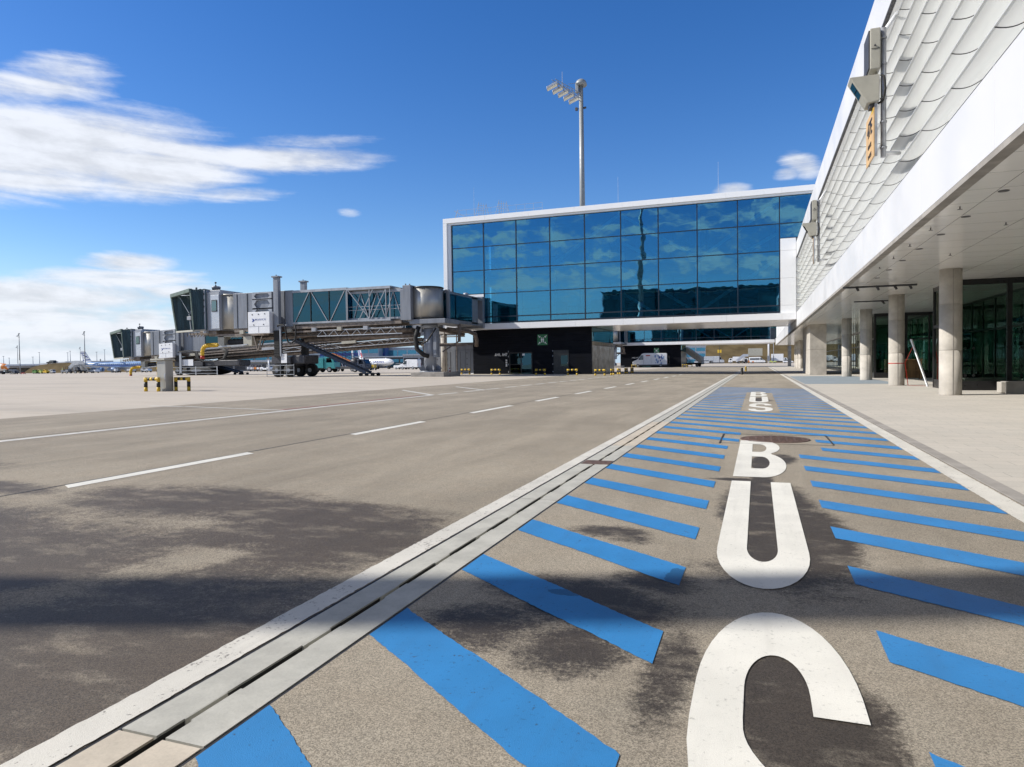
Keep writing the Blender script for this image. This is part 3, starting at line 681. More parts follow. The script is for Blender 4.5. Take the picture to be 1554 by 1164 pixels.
# docking displays on arms out from the louvres
def docking(label, loc, rz, group):
    t = thing('docking_display', label, 'display unit', (2.75, 18.25, 7.7), group)
    m = MB(); m.cyl((2.80, 18.25, 5.95), (2.80, 18.25, 8.95), .06, n=14)
    for z in (6.15, 6.75, 7.3, 8.1, 8.7): m.cyl((2.80, 18.25, z), (2.80, 18.25, z+.04), .075, n=14)
    m.build('mounting_pole', M['steel'], t)
    m = MB(); m.cyl((2.80, 18.25, 8.85), (3.2, 18.95, 9.55), .05, n=12); m.build('bracket_arm', M['white'], t); m = MB(); m.cyl((2.80, 18.25, 6.05), (3.2, 18.6, 6.1), .04, n=10); m.build('bracket_arm', M['white'], t)
    m = MB(); m.bbox(2.50, 2.72, 18.1, 18.9, 7.98, 8.93, .02); c = m.build('display_cabinet', M['beige'], t)
    MB().box(2.47, 2.498, 18.13, 18.87, 8.02, 8.89).build('display_panel', M['plastic'], c)
    m = MB(); m.box(2.52, 2.70, 18.085, 18.099, 8.45, 8.455); m.cyl((2.60, 18.1, 8.52), (2.60, 18.07, 8.52), .02, n=8); m.build('cabinet_latch', M['plastic'], c)
    m = MB(); m.bbox(2.63, 2.68, 18.3, 18.6, 7.85, 7.99, .01); m.build('cabinet_neck', M['beige'], t)
    poly = [(2.07, 7.86), (2.70, 7.85), (2.70, 7.25), (2.50, 7.21), (2.44, 7.22)]
    m = MB(); m.prism(poly, 18.1, 18.62, 'y'); h = m.build('scanner_head', M['beige'], t, bevel=.015)
    a, b = Vector((2.07, 0, 7.86)), Vector((2.44, 0, 7.22)); n = Vector((b.z-a.z, 0, -(b.x-a.x))).normalized()*(1 if (b.z-a.z) < 0 else -1)
    m = MB(); p, q = a.lerp(b, .16)+n*.004, a.lerp(b, .66)+n*.004
    m.add([(p.x, 18.17, p.z), (q.x, 18.17, q.z), (q.x, 18.55, q.z), (p.x, 18.55, p.z)]+[(p.x-n.x*.03, 18.17, p.z-n.z*.03), (q.x-n.x*.03, 18.17, q.z-n.z*.03), (q.x-n.x*.03, 18.55, q.z-n.z*.03), (p.x-n.x*.03, 18.55, p.z-n.z*.03)], [(0,1,2,3),(4,7,6,5),(0,4,5,1),(1,5,6,2),(2,6,7,3),(3,7,4,0)])
    m.build('scanner_window', M['car_glass'], h)
    m = MB(); m.tube([(2.74, 18.2, 7.86), (2.79, 18.13, 7.8), (2.82, 18.1, 7.5), (2.78, 18.15, 7.25), (2.68, 18.2, 7.2)], .025, 8); m.build('cable', M['rubber'], t)
    m = MB(); m.bbox(2.5, 2.62, 18.2, 18.45, 7.12, 7.23, .01); m.build('head_joint', M['plastic'], t)
    t.location = loc
    return t
d1 = docking('beige docking display above the nearest yellow sign on the white louvres', (2.75, 18.25, 7.7), 0, 'docking displays on the terminal')
d2 = dup(d1, (2.75, 36.4, 7.7), label='smaller looking docking display farther along the louvres near the glass pier')
def yellow_sign(loc, label, no, l1, l2):
    t = thing('yellow_sign', label, 'sign', (2.62, 18.75, 6.6), 'yellow stand signs under the docking displays')
    m = MB(); m.prism([(18.15, 7.12), (19.32, 7.12), (19.32, 5.98), (18.15, 5.98)], 2.58, 2.60, 'x'); m.build('sign_board', M['sign_yellow'], t)
    m = MB(); m.box(2.602, 2.66, 18.15, 18.21, 5.98, 7.2); m.box(2.602, 2.65, 19.2, 19.26, 6.0, 7.1); m.build('sign_frame', M['steel'], t)
    lettering('stand_number', no, .50, M['bandblack'], t, (2.575, 18.72, 6.76), FACE_X, sx=1.0)
    lettering('sign_text', l1, .145, M['bandblack'], t, (2.575, 18.74, 6.37), FACE_X)
    lettering('sign_text', l2, .145, M['bandblack'], t, (2.575, 18.74, 6.13), FACE_X)
    m = MB(); m.box(2.572, 2.58, 18.17, 18.42, 7.02, 7.11); m.build('sign_corner', M['yellow'], t)
    t.location = loc; return t
s1 = yellow_sign((2.62, 18.75, 6.6), 'ochre stand sign hanging below the nearest docking display', '47E', '48 21 22', '11 46 55')
s2 = dup(s1, (2.62, 36.9, 6.6), label='narrow looking ochre stand sign hanging below the farther docking display')
s2.rotation_euler.z = R(-4)
# ------------------------------------------------------------------ glass piers
def pier(dx, dy, label, full=True):
    Y0, Y1, XL, XR = 64.0+dy, 76.0+dy, -30.2+dx, 9.0
    mx = [-29.35+dx+3.463*i for i in range(12)]
    XR = min(XR, mx[-1]) if dx == 0 else 4.0
    t = thing('pier_building', label, 'building', (-13+dx, 70+dy, 0), 'glass piers')
    Z = [15.42, 13.06, 10.70, 8.33, 5.98]; ZB = 5.43; TOP, BOT = 16.1, 4.72
    m = MB()   # white frame
    xs = [XL+4.6*k for k in range(0, 9)]+[XR]
    for a, b in zip(xs, xs[1:]): m.bbox(a+.004, b-.004, Y0-.35, Y0+.3, 15.62, TOP, .01)
    m.bbox(XL, XL+.42, Y0-.35, Y0+.3, 9.8, 15.61, .01); m.bbox(XL, XL+.42, Y0-.35, Y0+.3, 5.31, 9.79, .01)
    m.bbox(XL+.0, XR, Y0-.2, Y0+.3, 15.43, 15.615, .005); m.bbox(XL+.425, XL+.8, Y0-.2, Y0+.3, 5.31, 15.42, .005)
    xs = [XL+4.6*k for k in range(0, 8)]+[FX-.02 if dx == 0 else 3.1]
    for a, b in zip(xs, xs[1:]): m.bbox(a+.004, b-.004, Y0-.35, Y0+.3, BOT, 5.30, .01)
    m.bbox(XL+.805, mx[1]-.03, Y0-.12, Y0+.3, 5.31, 8.29, .005)
    xr = mx[9]
    if dx == 0:
        for a, b in ((5.31, 5.98), (5.985, 8.33), (8.335, 10.7), (10.705, 11.75)): m.bbox(xr+.06, FX-.025, Y0-.12, Y0+.2, a+.004, b-.004, .006)
    m.build('white_frame', M['white'], t)
    cw = MB()
    for i, x in enumerate(mx[:12] if dx == 0 else mx[:10]):
        z0 = 8.33 if i == 0 else (11.75 if i > 9 else ZB)
        cw.box(x-.045, x+.045, Y0-.07, Y0+.08, z0, 15.42)
    for z in Z[:-1]: cw.box(mx[0], XR if z > 12 else (mx[9]), Y0-.06, Y0+.08, z-.035, z+.035)
    cw.box(mx[1], mx[9], Y0-.06, Y0+.08, 5.93, 6.03); cw.box(mx[1], mx[9], Y0-.06, Y0+.08, ZB-.05, ZB+.05); cw.box(mx[0], mx[1], Y0-.06, Y0+.08, 8.29, 8.37)
    if dx == 0: cw.box(mx[9], XR, Y0-.06, Y0+.08, 11.74, 11.82)
    c = cw.build('curtain_wall', M['mullion'], t)
    def pane(x0, x1, z0, z1, mat):
        tx, tz = random.uniform(-.0013, .0013), random.uniform(-.001, .001); y = Y0
        p = MB(); w, h = x1-x0, z1-z0
        ys = [y+tx*w+tz*h, y-tx*w+tz*h, y-tx*w-tz*h, y+tx*w-tz*h]
        p.add([(x0, ys[0], z0), (x1, ys[1], z0), (x1, ys[2], z1), (x0, ys[3], z1)]+[(x0, ys[0]+.03, z0), (x1, ys[1]+.03, z0), (x1, ys[2]+.03, z1), (x0, ys[3]+.03, z1)],
              [(0,1,2,3),(7,6,5,4),(0,4,5,1),(1,5,6,2),(2,6,7,3),(3,7,4,0)])
        p.build('glass_pane', mat, c)
    zz = Z+[ZB]
    cols = 11 if dx == 0 else 9
    for i in range(cols):
        x0, x1 = mx[i]+.046, (mx[i+1] if i < len(mx)-1 else XR)-.046
        for k in range(5):
            if i == 0 and k >= 3: continue
            if i >= 9:
                if k == 0: pane(x0, x1, 13.1, 15.38, M['pier_glass'])
                if k == 1: pane(x0, x1, 11.83, 13.02, M['pier_glass'])
                continue
            if not full and k < 2: continue
            pane(x0, x1, zz[k+1]+.036, zz[k]-.036, M['pier_glass'])
    if not full: MB().box(mx[0], mx[9], Y0, Y0+.04, 10.74, 15.4).build('upper_glass', M['pier_glass'], c)
    # body
    MB().box(XL, XR, Y0+.31, Y1, 15.65, 15.9).build('roof', M['white'], t)
    MB().box(XL+.05, 3.1, Y0+.31, Y1-.05, BOT+.02, BOT+.1).build('soffit', M['soffit'], t)
    MB().box(XL+.05, XR, Y0+.31, Y1-.05, 5.1, 5.3).build('floor_slab', M['floor_in'], t)
    MB().box(XL+.4, XR, Y0+.6, Y1-.3, 10.35, 10.65).build('floor_slab', M['interior'], t)
    MB().box(XL+.1, XR, Y0+.31, Y1-.1, 15.3, 15.5).build('ceiling', M['interior'], t)
    m = MB(); m.box(XL, XL+.2, Y0+.31, Y1, BOT, 15.6); m.build('end_wall', M['white'], t)
    m = MB(); m.box(XL+.4, XR, Y1-.1, Y1-.04, 5.4, 15.3); m.build('rear_glazing', M['pier_glass_dark'], t)
    m = MB()
    for i in range(0, 12): m.box(mx[i]-.05, mx[i]+.05, Y1-.16, Y1-.101, 5.3, 15.3)
    for z in (5.35, 7.7, 10.5, 12.9, 15.2): m.box(XL+.4, XR, Y1-.155, Y1-.105, z-.05, z+.05)
    m.box(XL, XR if dx else 3.0, Y1, Y1+.3, 15.5, TOP); m.box(XL, 3.0, Y1, Y1+.3, BOT, 5.3)
    m.build('rear_frame', M['mullion'], t)
    m = MB()
    for xa in (-12.3, 1.55):
        s = -1 if xa > 0 else 1
    for a, b in (((-12.2, 15.2), (-5.2, 10.7)), ((-5.2, 10.4), (1.8, 15.2)), ((-12.2, 10.2), (-5.2, 5.7)), ((-5.2, 5.7), (1.8, 10.2)), ((-12.2, 12.6), (-8.6, 10.6)), ((-12.2, 15.2), (-19.1, 10.7)), ((-12.2, 7.9), (-8.7, 5.6)), ((1.8, 12.4), (-1.6, 10.6))):
        m.beam((a[0]+dx, Y0+.55, a[1]), (b[0]+dx, Y0+.55, b[1]), .26, .26, (0, 1, 0))
    m.build('truss_brace', M['brace'], t)
    m = MB()
    for x in (-26.5, -19.1, -12.2, -5.2, 1.8): m.box(x+dx-.2, x+dx+.2, Y0+1.3, Y0+1.7, 5.3, 15.3)
    m.build('inner_post', M['brace'], t)
    m = MB()
    for zf in (5.3, 10.65):
        m.box(XL+1, XR, Y0+.7, Y0+.74, zf+1.02, zf+1.07); m.box(XL+1, XR, Y0+2.6, Y0+2.63, zf+.95, zf+1.0)
        for x in [XL+1+1.2*k for k in range(28)]: m.box(x-.02, x+.02, Y0+2.6, Y0+2.64, zf, zf+1)
    for z in (14.85, 9.9): m.cyl((XL+1, Y0+1.4, z), (XR, Y0+1.4, z), .1, n=8); m.cyl((XL+1, Y0+3, z+.2), (XR, Y0+3, z+.2), .16, n=8)
    for k in range(6): m.box(-24+5*k+dx, -21.5+5*k+dx, Y0+5.5, Y0+5.7, 10.65, 13.2)
    for k in range(5): m.box(-22+5.5*k+dx, -19+5.5*k+dx, Y0+6.5, Y0+6.7, 5.3, 7.8)
    m.build('interior_fitting', M['interior'], t)
    m = MB()
    for x in (-22.6, -14, -9.2): m.box(x+dx, x+dx+1.1, Y0+5.0, Y0+5.4, 10.65, 12.9); 
    for x in (-26, -17.5, -11.5, -3.5): m.box(x+dx, x+dx+.9, Y0+4.8, Y0+5.2, 5.3, 7.3)
    m.build('interior_panel', M['interior_dark'], t)
    # roof furniture
    m = MB()
    ra, rb = XL+1.4, XL+10.4
    if full:
        n = 10
        for k in range(n+1):
            x = ra+(rb-ra)*k/n; m.cyl((x, Y0+.4, 15.9), (x, Y0+.4, 17.0), .013, n=6)
        for z in (16.5, 17.0): m.cyl((ra, Y0+.4, z), (rb, Y0+.4, z), .012, n=6)
        for x in (XL+3.55, XL+5.75):
            for q in (0, .25, .5, .75): m.cyl((x+q, Y0+.7, 15.9), (x+q+.02, Y0+.7, 17.75-q*.5), .018, n=6)
            for z in (16.4, 16.9, 17.4): m.cyl((x-.1, Y0+.7, z), (x+.85, Y0+.7, z-.15), .018, n=6)
            m.cyl((x-.5, Y0+.7, 15.9), (x, Y0+.7, 17.6), .02, n=6); m.cyl((x+1.2, Y0+.7, 15.9), (x+.8, Y0+.7, 17.5), .02, n=6)
        m.beam((XL+.9, Y0+.5, 15.95), (XL+1.3, Y0+.5, 17.1), .05, .05); m.beam((XL+.95, Y0+.5, 17.0), (XL+2.6, Y0+.5, 16.05), .05, .05)
        m.build('roof_railing', M['jb_light'], t)
        m = MB()
        for x, h in ((XL+3, 3.4), (-12.4, 2.9), (-3.3, 3.3)): m.cyl((x, Y0+.8, 15.9), (x, Y0+.8, 15.9+h), .016, .006, n=6)
        m.build('lightning_rod', M['steel'], t)
    m = MB(); m.bbox(XL+.6, XL+1.4, Y0+2, Y0+3, 0.2, BOT, .03); m.build('support_column', M['concrete'], t) if False else None
    return t
P1 = pier(0, 0, 'blue glass boarding pier in a thick white frame standing above the black gate building')
P2 = pier(.4, 78, 'farther glass pier seen below the underside of the near pier', full=False)
P0 = pier(-1.0, -90, 'glass pier behind the viewer, seen as a dark reflection', full=False)

# gate building under each pier
def gate(dx, dy, label, txt, side=True):
    t = thing('gate_building', label, 'building', (-21+dx, 68+dy, .1), 'black gate buildings under the piers')
    Y0 = 64.8+dy; XA, XB = -27.55+dx, -15.12+dx
    b = MB(); z = 0.; rows = [(0, .62), (.63, 1.18), (1.19, 1.74), (1.75, 2.30), (2.31, 2.82), (2.83, 3.4), (3.41, 4.0), (4.01, 4.7)]
    for a, c in rows: b.bbox(XA, XB, Y0, Y0+.3, a, c, .008)
    b.box(XA+.01, XA+.3, Y0+.3, Y0+10.9, 0, 4.7); b.box(XA+.01, XB-.3, Y0+10.6, Y0+10.9, 0, 4.7)
    b.build('wall', M['black_clad'], t)
    s = MB()
    for k in range(4):
        s.bbox(XB-.2, XB-.02, Y0+.32+2.7*k, Y0+.30+2.7*(k+1)-.02, .12, 2.95, .01)
    s.build('side_panel', M['brown_clad'], t); MB().box(XB-.2, XB-.06, Y0+.3, Y0+11, 2.96, 3.35).build('side_band', M['concrete'], t)
    MB().box(XB-.2, XB-.08, Y0+.3, Y0+11, 3.36, 4.7).build('side_glazing', M['pier_glass_dark'], t)
    MB().box(XB-.22, XB-.2, Y0+.3, Y0+11, 0, 4.7).build('inner_lining', M['interior_dark'], t)
    d = MB(); dx0, dx1, dz1 = -23.55+dx, -21.2+dx, 2.36
    for x in (dx0, -22.33+dx, dx1): d.box(x-.05, x+.05, Y0-.05, Y0-.002, .12, dz1)
    d.box(dx0, dx1, Y0-.052, Y0-.004, dz1-.08, dz1+.02); d.box(dx0, dx1, Y0-.052, Y0-.004, .12, .24); d.box(dx0, -22.33+dx, Y0-.052, Y0-.004, 1.14, 1.2)
    do = d.build('door', M['black'], t)
    MB().box(dx0+.06, -22.38+dx, Y0-.03, Y0-.012, .25, dz1-.09).build('pane', M['pier_glass_dark'], do)
    MB().box(-22.27+dx, dx1-.06, Y0-.03, Y0-.012, .25, dz1-.09).build('pane', M['teal_glass'], do)
    m = MB(); m.cyl((-22.2+dx, Y0-.1, 1.0), (-22.2+dx, Y0-.1, 1.3), .02, n=8); m.build('handle', M['steel'], do)
    MB().box(-22.2+dx, -21.95+dx, Y0-.036, Y0-.031, 2.05, 2.25).build('notice', M['sign_white'], do)
    m = MB(); m.box(-18.95+dx, -17.4+dx, Y0-.03, Y0-.002, .1, 2.52); d2 = m.build('door', M['black'], t)
    m = MB(); m.box(-18.2+dx, -17.5+dx, Y0-.034, Y0-.031, .95, 2.0); m.build('pane', M['pier_glass_dark'], d2)
    m = MB(); m.cyl((-17.5+dx, Y0-.07, 1.15), (-17.5+dx, Y0-.07, 1.35), .015, n=8); m.build('handle', M['steel'], d2)
    m = MB()
    for z in (.35, 1.1, 1.9, 2.4): m.box(-23.72+dx, -23.67+dx, Y0-.02, Y0-.002, z, z+.16); m.box(-19.05+dx, -19.0+dx, Y0-.02, Y0-.002, z, z+.12)
    m.build('door_hinge', M['steel'], t)
    lettering('gate_lettering', txt, .42, M['sign_white'], t, (-24.48+dx, Y0-.006, 2.17), FACE_Y, sx=.84)
    m = MB()
    for k, z in enumerate((1.62, 1.42, 1.22, 1.05)): m.box(-24.0+dx, -23.83+dx, Y0-.008, Y0-.002, z-.07, z+.05)
    m.build('small_notice', M['sign_white'], t)
    return t
gate(0, 0, 'black clad gate building with glass door under the near pier', 'A46, A47')
gate(.4, 78, 'black clad gate building behind the silver van under the far pier', 'A48, A49')

def muster(dx, dy, label):
    t = thing('assembly_sign', label, 'sign', (-20.06+dx, 64.7+dy, 3.58), 'green assembly point signs')
    Y = 64.78+dy; X = -20.06+dx; Zc = 3.58
    MB().bbox(X-.53, X+.53, Y-.03, Y-.003, Zc-.53, Zc+.53, .006).build('sign_board', M['sign_green'], t)
    m = MB(); y0, y1 = Y-.036, Y-.031
    for sx in (-1, 1):
        for sz in (-1, 1):
            c = Vector((X+sx*.24, 0, Zc+sz*.24)); o = Vector((X+sx*.43, 0, Zc+sz*.43)); n = Vector((sx, 0, -sz)).normalized()
            m.prism([(o.x+n.x*.03, o.z+n.z*.03), (o.x-n.x*.03, o.z-n.z*.03), (c.x-n.x*.03+sx*.06, c.z-n.z*.03+sz*.06), (c.x+n.x*.03+sx*.06, c.z+n.z*.03+sz*.06)], y0, y1)
            m.prism([(c.x-sx*.02, c.z-sz*.02), (c.x-sx*.02, c.z+sz*.14), (c.x+sx*.14, c.z-sz*.02)], y0, y1)
    m.build('arrow', M['sign_white'], t)
    m = MB()
    for px in (-.085, .085):
        m.prism([(X+px+.045*math.cos(R(a)), Zc+.19+.045*math.sin(R(a))) for a in range(0, 360, 30)], y0, y1)
        m.prism([(X+px-.07, Zc+.12), (X+px+.07, Zc+.12), (X+px+.07, Zc-.06), (X+px+.045, Zc-.06), (X+px+.045, Zc-.26), (X+px-.045, Zc-.26), (X+px-.045, Zc-.06), (X+px-.07, Zc-.06)], y0, y1)
    m.build('figure', M['sign_white'], t)
muster(0, 0, 'green assembly point sign high on the near black gate building')
muster(.4, 78, 'green assembly point sign on the far gate building above the van')
# grey technical cabinets left of the near gate building
t = thing('equipment_cabinet', 'row of tall grey steel cabinets left of the near black gate building', 'cabinet', (-29.6, 66.5, .2))
for k in range(4):
    x = -32.2+1.15*k; m = MB(); m.bbox(x, x+1.13, 65.6, 67, .35, 2.75 if k else 3.3, .015); m.bbox(x, x+1.13, 65.62, 67, 2.77 if k else 3.31, 3.3 if k else 3.32, .01); m.build('cabinet_body', M['jb_grey'], t)
    m = MB(); m.box(x+.54, x+.56, 65.58, 65.598, .5, 2.6)
    for z in (.6, 1.2, 1.8, 2.4): m.box(x+.12, x+.2, 65.57, 65.598, z, z+.1)
    m.build('door_seam', M['plastic'], t)
MB().bbox(-32.4, -27.7, 65.5, 67.1, .15, .34, .02).build('plinth', M['vehicle_white'], t)
t = thing('pier_column', 'round beige concrete column carrying the left end of the near pier', 'column', (-31.2, 66.9, .2))
m = MB(); m.lathe([(.33, .1), (.33, 4.6)], (-30.9, 64.9, 0), 24); m.build('shaft', M['concrete'], t); m = MB(); m.bbox(-31.4, -29.8, 64.5, 65.3, 4.45, 4.71, .02); m.build('capital', M['concrete'], t)
# ------------------------------------------------------------------ passenger boarding bridges
def jet_bridge(dx, dy, ext, drop, label, marks=True, corr='y'):
    def g(xp): return max(0., min(1., (-(xp-dx)-28.9)/(25.+ext)))
    def Tx(x): return x+dx-ext*max(0., min(1., (-34.4-x)/6.6))
    def T(x, y, z): xp = Tx(x); return (xp, y+dy, z-drop*g(xp))
    def Tg(x, y, z): return (Tx(x), y+dy, z)
    t = thing('jet_bridge', label, 'jet bridge', (dx-26.5, dy+54, .25), 'passenger boarding bridges')
    B = lambda mb, name, mat, par=t, TT=T, **k: mb.build(name, mat, par, TT, **k)
    YF, YB = 52.4, 55.4
    B(MB().bbox(-28.05, -24.9, 52.2, 55.6, .1, .62, .03), 'pedestal_base', M['concrete_dark'])
    m = MB(); m.cyl((-27.05,54,.62), (-27.05,54,4.5), .56, .52, 28); m.cyl((-27.05,54,.62), (-27.05,54,.72), .95, n=28); m.cyl((-27.05,54,4.45), (-27.05,54,4.75), .72, n=28); p = B(m, 'pedestal', M['jb_light'])
    for a in range(0, 360, 45):
        c, s = math.cos(R(a)), math.sin(R(a)); m = MB()
        m.beam((-27.05+c*.55, 54+s*.55, 1.05), (-27.05+c*.9, 54+s*.9, .75), .04, .5); B(m, 'gusset', M['jb_grey'], p)
    m = MB(); m.bbox(-26.4, -26.0, 53.3, 53.75, 1.9, 4.4, .02); m.box(-26.35, -26.05, 53.2, 53.28, 2.1, 4.2); B(m, 'pedestal_cabinet', M['jb_grey'], p)
    m = MB(); m.tube([(-26.0,53.1,4.4), (-26.3,52.9,3.9), (-26.7,52.8,3.3), (-27.3,52.9,3.05), (-27.9,53.2,3.3), (-28.2,53.3,4.2)], .07); m.tube([(-27.6,53,4.6), (-27.9,52.9,3.6), (-27.7,52.8,2.6), (-27.1,52.9,2.1), (-26.8,53.2,2.0)], .2, 12); B(m, 'cable_loop', M['rubber'], p)
    # rotunda
    m = MB(); m.lathe([(1.36, 5.32), (1.36, 7.9)], (-27.2,54,0), 40); B(m, 'rotunda_drum', M['silver_skin'])
    m = MB(); m.lathe([(1.2, 7.9), (1.42, 7.9), (1.42, 7.98), (1.3, 8.03), (0., 8.06)], (-27.2,54,0), 40); m.lathe([(1.40, 5.2), (1.40, 5.32), (1.2, 5.32)], (-27.2,54,0), 40); B(m, 'drum_rim', M['black'])
    m = MB(); m.bbox(-28.3, -24.9, 52.6, 55.5, 4.78, 5.18, .03); B(m, 'rotunda_floor', M['jb_grey'])
    m = MB(); m.bbox(-28.78, -28.0, 52.35, 55.5, 5.12, 8.12, .03); m.bbox(-29.1, -28.8, 52.5, 55.3, 5.15, 7.8, .02); m.cyl((-28.6,52.6,8.1), (-28.6,52.6,8.28), .06, n=8); m.cyl((-28.2,52.6,8.1), (-28.2,52.6,8.25), .06, n=8); B(m, 'rotunda_wall', M['jb_grey'])
    m = MB(); m.bbox(-25.86, -25.5, 54.75, 55.0, 5.05, 7.85, .02); B(m, 'rotunda_frame', M['jb_grey'])
    # tunnels: inner (open lattice), middle (glazed), outer (solid)
    def tunnel(x0, x1, z0, z1, bars, name, glass=True, yo=0., bw=.07):
        f = MB()
        for y in (YF+yo, YB-yo):
            for z in (z0, z1): f.beam((x0, y, z), (x1, y, z), .12, .14)
            for a, b in bars: f.beam((a[0], y, a[1]), (b[0], y, b[1]), .06, bw, (0, 1, 0))
        f.box(x0, x1, YF+yo, YB-yo, z1+.02, z1+.16); f.box(x0, x1, YF+yo, YB-yo, z0-.12, z0-.02)
        o = B(f, name, M['jb_light'])
        if glass: B(MB().box(x0+.02, x1-.02, YF+yo+.05, YF+yo+.08, z0+.05, z1-.05).box(x0+.02, x1-.02, YB-yo-.08, YB-yo-.05, z0+.05, z1-.05), 'tunnel_glass', M['teal_glass'], o)
        return o
    x = [-34.4, -33.1, -31.9, -30.7]
    tunnel(-34.5, -28.9, 5.40, 7.72, [((-33.9,5.4),(-33.2,7.7)),((-33.2,7.7),(-32.4,5.4)),((-32.4,5.4),(-31.5,7.7)),((-31.5,7.7),(-30.7,5.4)),((-30.7,5.4),(-29.9,7.7)),((-29.9,7.7),(-29.1,5.4)),((-32.3,5.4),(-32.3,7.7)),((-30.6,5.4),(-30.6,7.7)),((-29.15,5.4),(-29.15,7.7))], 'inner_tunnel', True, .32)
    tunnel(-34.4, -30.0, 5.24, 8.02, [((-34.3,8),(-32.0,5.25)),((-32.0,5.25),(-30.4,8)),((-33.2,5.25),(-31.7,8)),((-34.35,5.2),(-34.35,8)),((-32.1,5.2),(-32.1,8)),((-30.45,5.2),(-30.45,8.05)),((-30.05,5.2),(-30.05,7.9))], 'lattice_frame', False)
    o = tunnel(-40.2, -34.4, 5.24, 8.08, [((-40.0,5.25),(-38.4,8)),((-38.15,8),(-36.4,5.25)),((-36.2,5.25),(-34.6,8)),((-34.45,5.2),(-34.45,8.0))], 'glazed_tunnel')
    m = MB()
    for xx in (-38.25, -36.28): m.box(xx-.03, xx+.03, YF-.02, YF+.1, 5.3, 8.0)
    B(m, 'glazing_bar', M['black'], o)
    m = MB()
    for y in (YF+.35, YB-.35):
        for z in (6.2, 6.5): m.beam((-40.1,y,z), (-29.2,y,z), .05, .05)
    for k in range(9): m.beam((-39.8+1.25*k,YB-.3,5.3), (-39.8+1.25*k,YB-.3,8.0), .06, .06)
    for k in range(5): m.beam((-39.6+2.2*k,YB-.25,5.3), (-38.4+2.2*k,YB-.25,8.0), .08, .06)
    B(m, 'tunnel_handrail', M['jb_light'], o)
    B(MB().box(-40.1, -29.2, YF+.4, YB-.4, 7.9, 8.0), 'tunnel_ceiling', M['interior'], o)
    m = MB(); m.bbox(-47.0, -40.2, YF, YB, 4.95, 8.28, .02); B(m, 'outer_tunnel', M['jb_grey'])
    for x0_, x1_ in ((-45.36, -45.3), (-46.55, -46.5), (-41.1, -41.05), (-42.25, -42.15)): B(MB().box(x0_, x1_, YF-.035, YF-.002, 5, 8.2), 'panel_joint', M['black'])
    fr = MB()
    for zc, h in ((7.9, .5), (7.15, .78), (6.3, .78)):
        a, b = -44.62, -42.42; z0, z1 = zc-h/2-.1, zc+h/2+.1; i0, i1 = zc-h/2+.02, zc+h/2-.02; q = min(.26, h/2.2)
        fr.ring([(a,z0),((a+b)/2,z0),(b,z0),(b,zc),(b,z1),((a+b)/2,z1),(a,z1),(a,zc)], [(a+.2+q,i0),((a+b)/2,i0),(b-.2-q,i0),(b-.2,zc),(b-.2-q,i1),((a+b)/2,i1),(a+.2+q,i1),(a+.2,zc)], YF-.16, YF-.02)
    B(fr, 'hexagon_frame', M['jb_light'])
    # underframe
    m = MB()
    for y in (YF+.15, YB-.15):
        m.beam((-47,y,4.72), (-29,y,5.0), .16, .26); m.beam((-41,y,4.45), (-29,y,4.5), .12, .16); m.beam((-50,y,4.40), (-43,y,4.32), .14, .2)
    B(m, 'underframe', M['brown_steel'])
    m = MB()
    for y in (YF+.02, YB-.3):
        m.beam((-37.6,y,3.98), (-28.9,y,4.02), .06, .08); m.beam((-37.6,y,4.5), (-28.9,y,4.55), .06, .06)
        xx = -37.6
        while xx < -29.3: m.beam((xx,y,4.0), (xx+.6,y,4.5), .035, .035); m.beam((xx+.6,y,4.5), (xx+1.0,y,4.0), .035, .035); xx += 1.2
    B(m, 'cable_tray_lattice', M['steel'])
    m = MB(); m.cyl((-47,53.6,4.25), (-28.5,53.6,4.35), .2, n=14); m.cyl((-46,54.4,4.0), (-28.6,54.4,4.3), .16, n=12); m.cyl((-45,53.0,4.05), (-37,53.0,4.08), .12, n=10); m.cyl((-40,53.9,3.75), (-28,53.9,3.9), .22, n=14); B(m, 'air_duct', M['brown_steel'])
    m = MB()
    for xx in (-44.9, -43.8): m.beam((xx,52.6,4.4), (-44.4,52.6,2.75), .1, .1)
    m.beam((-44.0,53.4,4.4), (-44.4,52.9,2.9), .1, .1); B(m, 'hanging_bracket', M['brown_steel'])
    rc = random.Random(11)
    for k in range(9):
        xa_ = -46.5+1.9*k; y_ = 52.5+rc.random()*.5; l_ = .8+rc.random()*1.3; d_ = .15+.35*rc.random()
        m = MB(); m.tube([(xa_+l_*q/6, y_, 4.42-d_*math.sin(math.pi*q/6)) for q in range(7)], .035, 6)
        B(m, 'cable', M['rubber'])
    for k in range(6): B(MB().bbox(-46.2+2.7*k, -45.75+2.7*k, 52.25, 52.5, 4.42, 4.75, .01), 'junction_box', M['jb_light'] if k % 2 else M['beige'])
    # lift columns and bogie
    for y in (51.95, 55.9):
        m = MB(); m.bbox(-41.82, -41.28, y-.2, y+.2, 4.55, 9.45, .03); m.box(-41.92, -41.18, y-.3, y+.3, 9.45, 9.58); m.cyl((-41.6,y,9.5), (-41.6,y,9.72), .05, n=8); c = B(m, 'lift_column', M['jb_grey'])
        zt = 4.6-drop*g(Tx(-41.5)); m = MB(); z = 2.15; k = 0
        while z < zt-.01:
            z2 = min(zt, z+.12); w = .30 if k % 2 else .27; m.box(-41.55-w, -41.55+w, y-w*.85, y+w*.85, z, z2-.001); z = z2; k += 1
        B(m, 'bellows', M['rubber'], c, Tg)
    m = MB(); m.bbox(-42.3, -40.2, 51.9, 52.5, 1.55, 2.2, .02); m.box(-42.2, -41.0, 52.5, 55.6, 1.3, 1.9); m.bbox(-42.3, -40.2, 55.3, 55.9, 1.5, 2.1, .02); b = B(m, 'bogie', M['jb_dark'], t, Tg)
